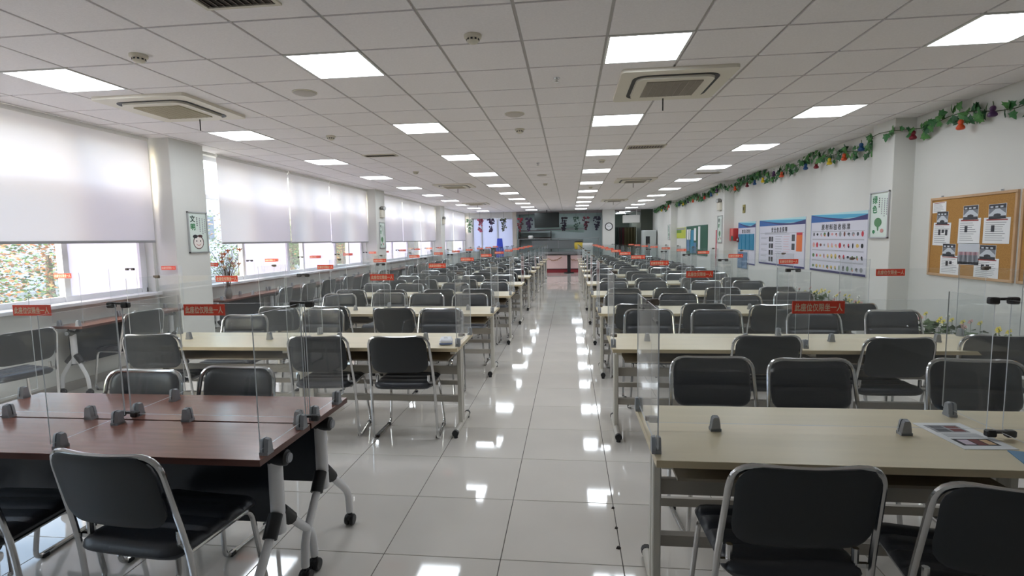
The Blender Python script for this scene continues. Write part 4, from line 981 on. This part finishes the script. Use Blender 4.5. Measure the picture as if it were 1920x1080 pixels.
# ------------------------------------------------------------------ flower planters along the noticeboard wall, scraps on the floor
rf = random.Random(33)
PETAL = [mat('petal_yellow', (226, 206, 70), .6), mat('petal_white', (228, 226, 214), .6), mat('petal_pink', (214, 150, 146), .6), mat('planter_leaf', (88, 110, 70), .6)]
for k, y in enumerate((5.0, 6.1, 8.2, 9.3)):
    t = thing('flower_planter', 'low white planter of yellow artificial flowers, %s along noticeboard wall' % NTH[k], 'planter', (4.08, y, 0), 0, 'flower planters by the wall')
    ob('trough', MB().cbox(-.1, .1, -.5, .5, 0, .42, .01).mesh('trough', WHITEP), t)
    ob('soil', MB().box(-.085, .085, -.48, .48, .42, .425).mesh('soil', mat('soil_brown', (70, 56, 44), .9)), t)
    ob('foliage', (lambda b: ([leaf_geo(b, Matrix.Translation((rf.uniform(-.08, .06), rf.uniform(-.46, .46), rf.uniform(.43, .58))) @ Matrix.Rotation(rf.uniform(0, 6), 4, 'Z') @ Matrix.Rotation(rf.uniform(-.6, 1.2), 4, 'X') @ Matrix.Scale(rf.uniform(.05, .09), 4)) for _ in range(60)], b)[1])(MB()).mesh('foliage', PETAL[3]), t)['kind'] = 'stuff'
    for q in range(16):
        c = Vector((rf.uniform(-.08, .05), -.46+q*.06, rf.uniform(.55, .68))); f = MB()
        for e in range(5):
            A = 2*PI*e/5; f.add([(0, 0, 0), (.02, -.012, .01), (.034, 0, .006), (.02, .012, .01)], [(0, 1, 2, 3), (3, 2, 1, 0)], 0, Matrix.Translation(c) @ Matrix.Rotation(-.9, 4, 'Y') @ Matrix.Rotation(A, 4, 'Z'))
        f.ball(c, .009, 1, 1, 6, 4); f.tube([(c.x, c.y, .42), c], .002, 4, 1)
        ob('flower', f.mesh('flower', [PETAL[rf.choice((0, 0, 1, 2))], PETAL[3]]), t)
for x, y, s_, lab in ((.245, 2.985, .02, 'dark scrap on the aisle floor tile, farthest of three'), (.245, 2.77, .02, 'dark scrap on the aisle floor tile, middle of three'), (.24, 2.585, .028, 'dark scrap on the aisle floor tile, nearest of three')):
    tag(ob('floor_scrap', MB().prism([(-s_/2, -s_/3), (s_*.1, -s_/2), (s_/2, 0), (s_*.2, s_/2), (-s_*.3, s_*.3)], 0, .008, taper=.6).mesh('floor_scrap', mat('scrap_dark', (60, 54, 50), .8)), None, (x, y, 0)), lab, 'scrap', 'scraps on the floor')

# ------------------------------------------------------------------ outdoors beyond the windows
struct(ob('ground', MB().box(-60, XL-.3, -20, 60, -1.2, -1.0).mesh('ground', mat('ground_paving', (150, 148, 140), .9, noise=(.6, .12)))))
t = thing('far_building', 'pale building glimpsed outside beyond the windows', 'building', (-34, 22, -1)); ob('facade', MB().box(-3, 3, -30, 30, 0, 9).mesh('facade', mat('facade_pale', (214, 210, 216), .7)), t)
for k in range(12): ob('facade_window', MB().box(3, 3.05, -26+k*4.5, -24+k*4.5, 3, 5).mesh('facade_window', mat('facade_glass', (120, 130, 150), .2)), t)
rt = random.Random(9)
FOL = [mat('leaf_green_dark', (58, 84, 50), .7), mat('leaf_green_light', (94, 122, 74), .7), mat('leaf_orange', (170, 112, 70), .7), mat('leaf_rust', (180, 134, 98), .7)]
def tree(x, y, mix, label, r=1.7):
    t = thing('garden_tree', label, 'tree', (x, y, -1.0), 0, 'trees outside the windows')
    ob('trunk', MB().tube([(0, 0, 0), (.05, .03, 1.2), (0, .1, 2.4)], .1, 8, radii=[.13, .1, .05]).mesh('trunk', mat('bark', (92, 78, 66), .9)), t)
    f = MB()
    for k in range(4200):
        d = Vector((rt.gauss(0, 1), rt.gauss(0, 1), rt.gauss(0, 1))).normalized()*r*rt.random()**.4
        c = Vector((d.x, d.y, 2.1+d.z*.95))
        if c.z < .4: continue
        s = rt.uniform(.04, .09); M = Matrix.Translation(c) @ Matrix.Rotation(rt.uniform(0, 6.3), 4, 'Z') @ Matrix.Rotation(rt.uniform(0, 3), 4, 'X') @ Matrix.Scale(s, 4)
        a = math.sin(c.y*2.3+x)+math.cos(c.z*2.1+y)
        mi = rt.choice(mix[0] if a > 0 else mix[1])
        f.add([(-.5, 0, 0), (0, -.3, .08), (.6, 0, 0), (0, .3, .08)], [(0, 1, 2, 3)], mi, M)
    o = ob('foliage', f.mesh('foliage', FOL), t); o['kind'] = 'stuff'
tree(-9.6, 7.6, ([2, 3, 1, 1], [0, 1, 1, 0]), 'orange and green tree outside the first window, nearest one'); tree(-11.8, 10.6, ([0, 1, 1], [2, 3, 1]), 'green and orange tree outside beyond the first pillar')
tree(-9.8, 14.6, ([0, 1], [1, 3]), 'green tree outside the second window bay'); tree(-10.4, 18.6, ([0, 1], [0, 1]), 'dark green tree outside the second window bay, farther'); tree(-10.6, 23.5, ([0, 1], [1, 2]), 'green tree outside the third window bay'); tree(-11.8, 4.9, ([1, 3], [0, 2]), 'tree outside at the near end of the windows')
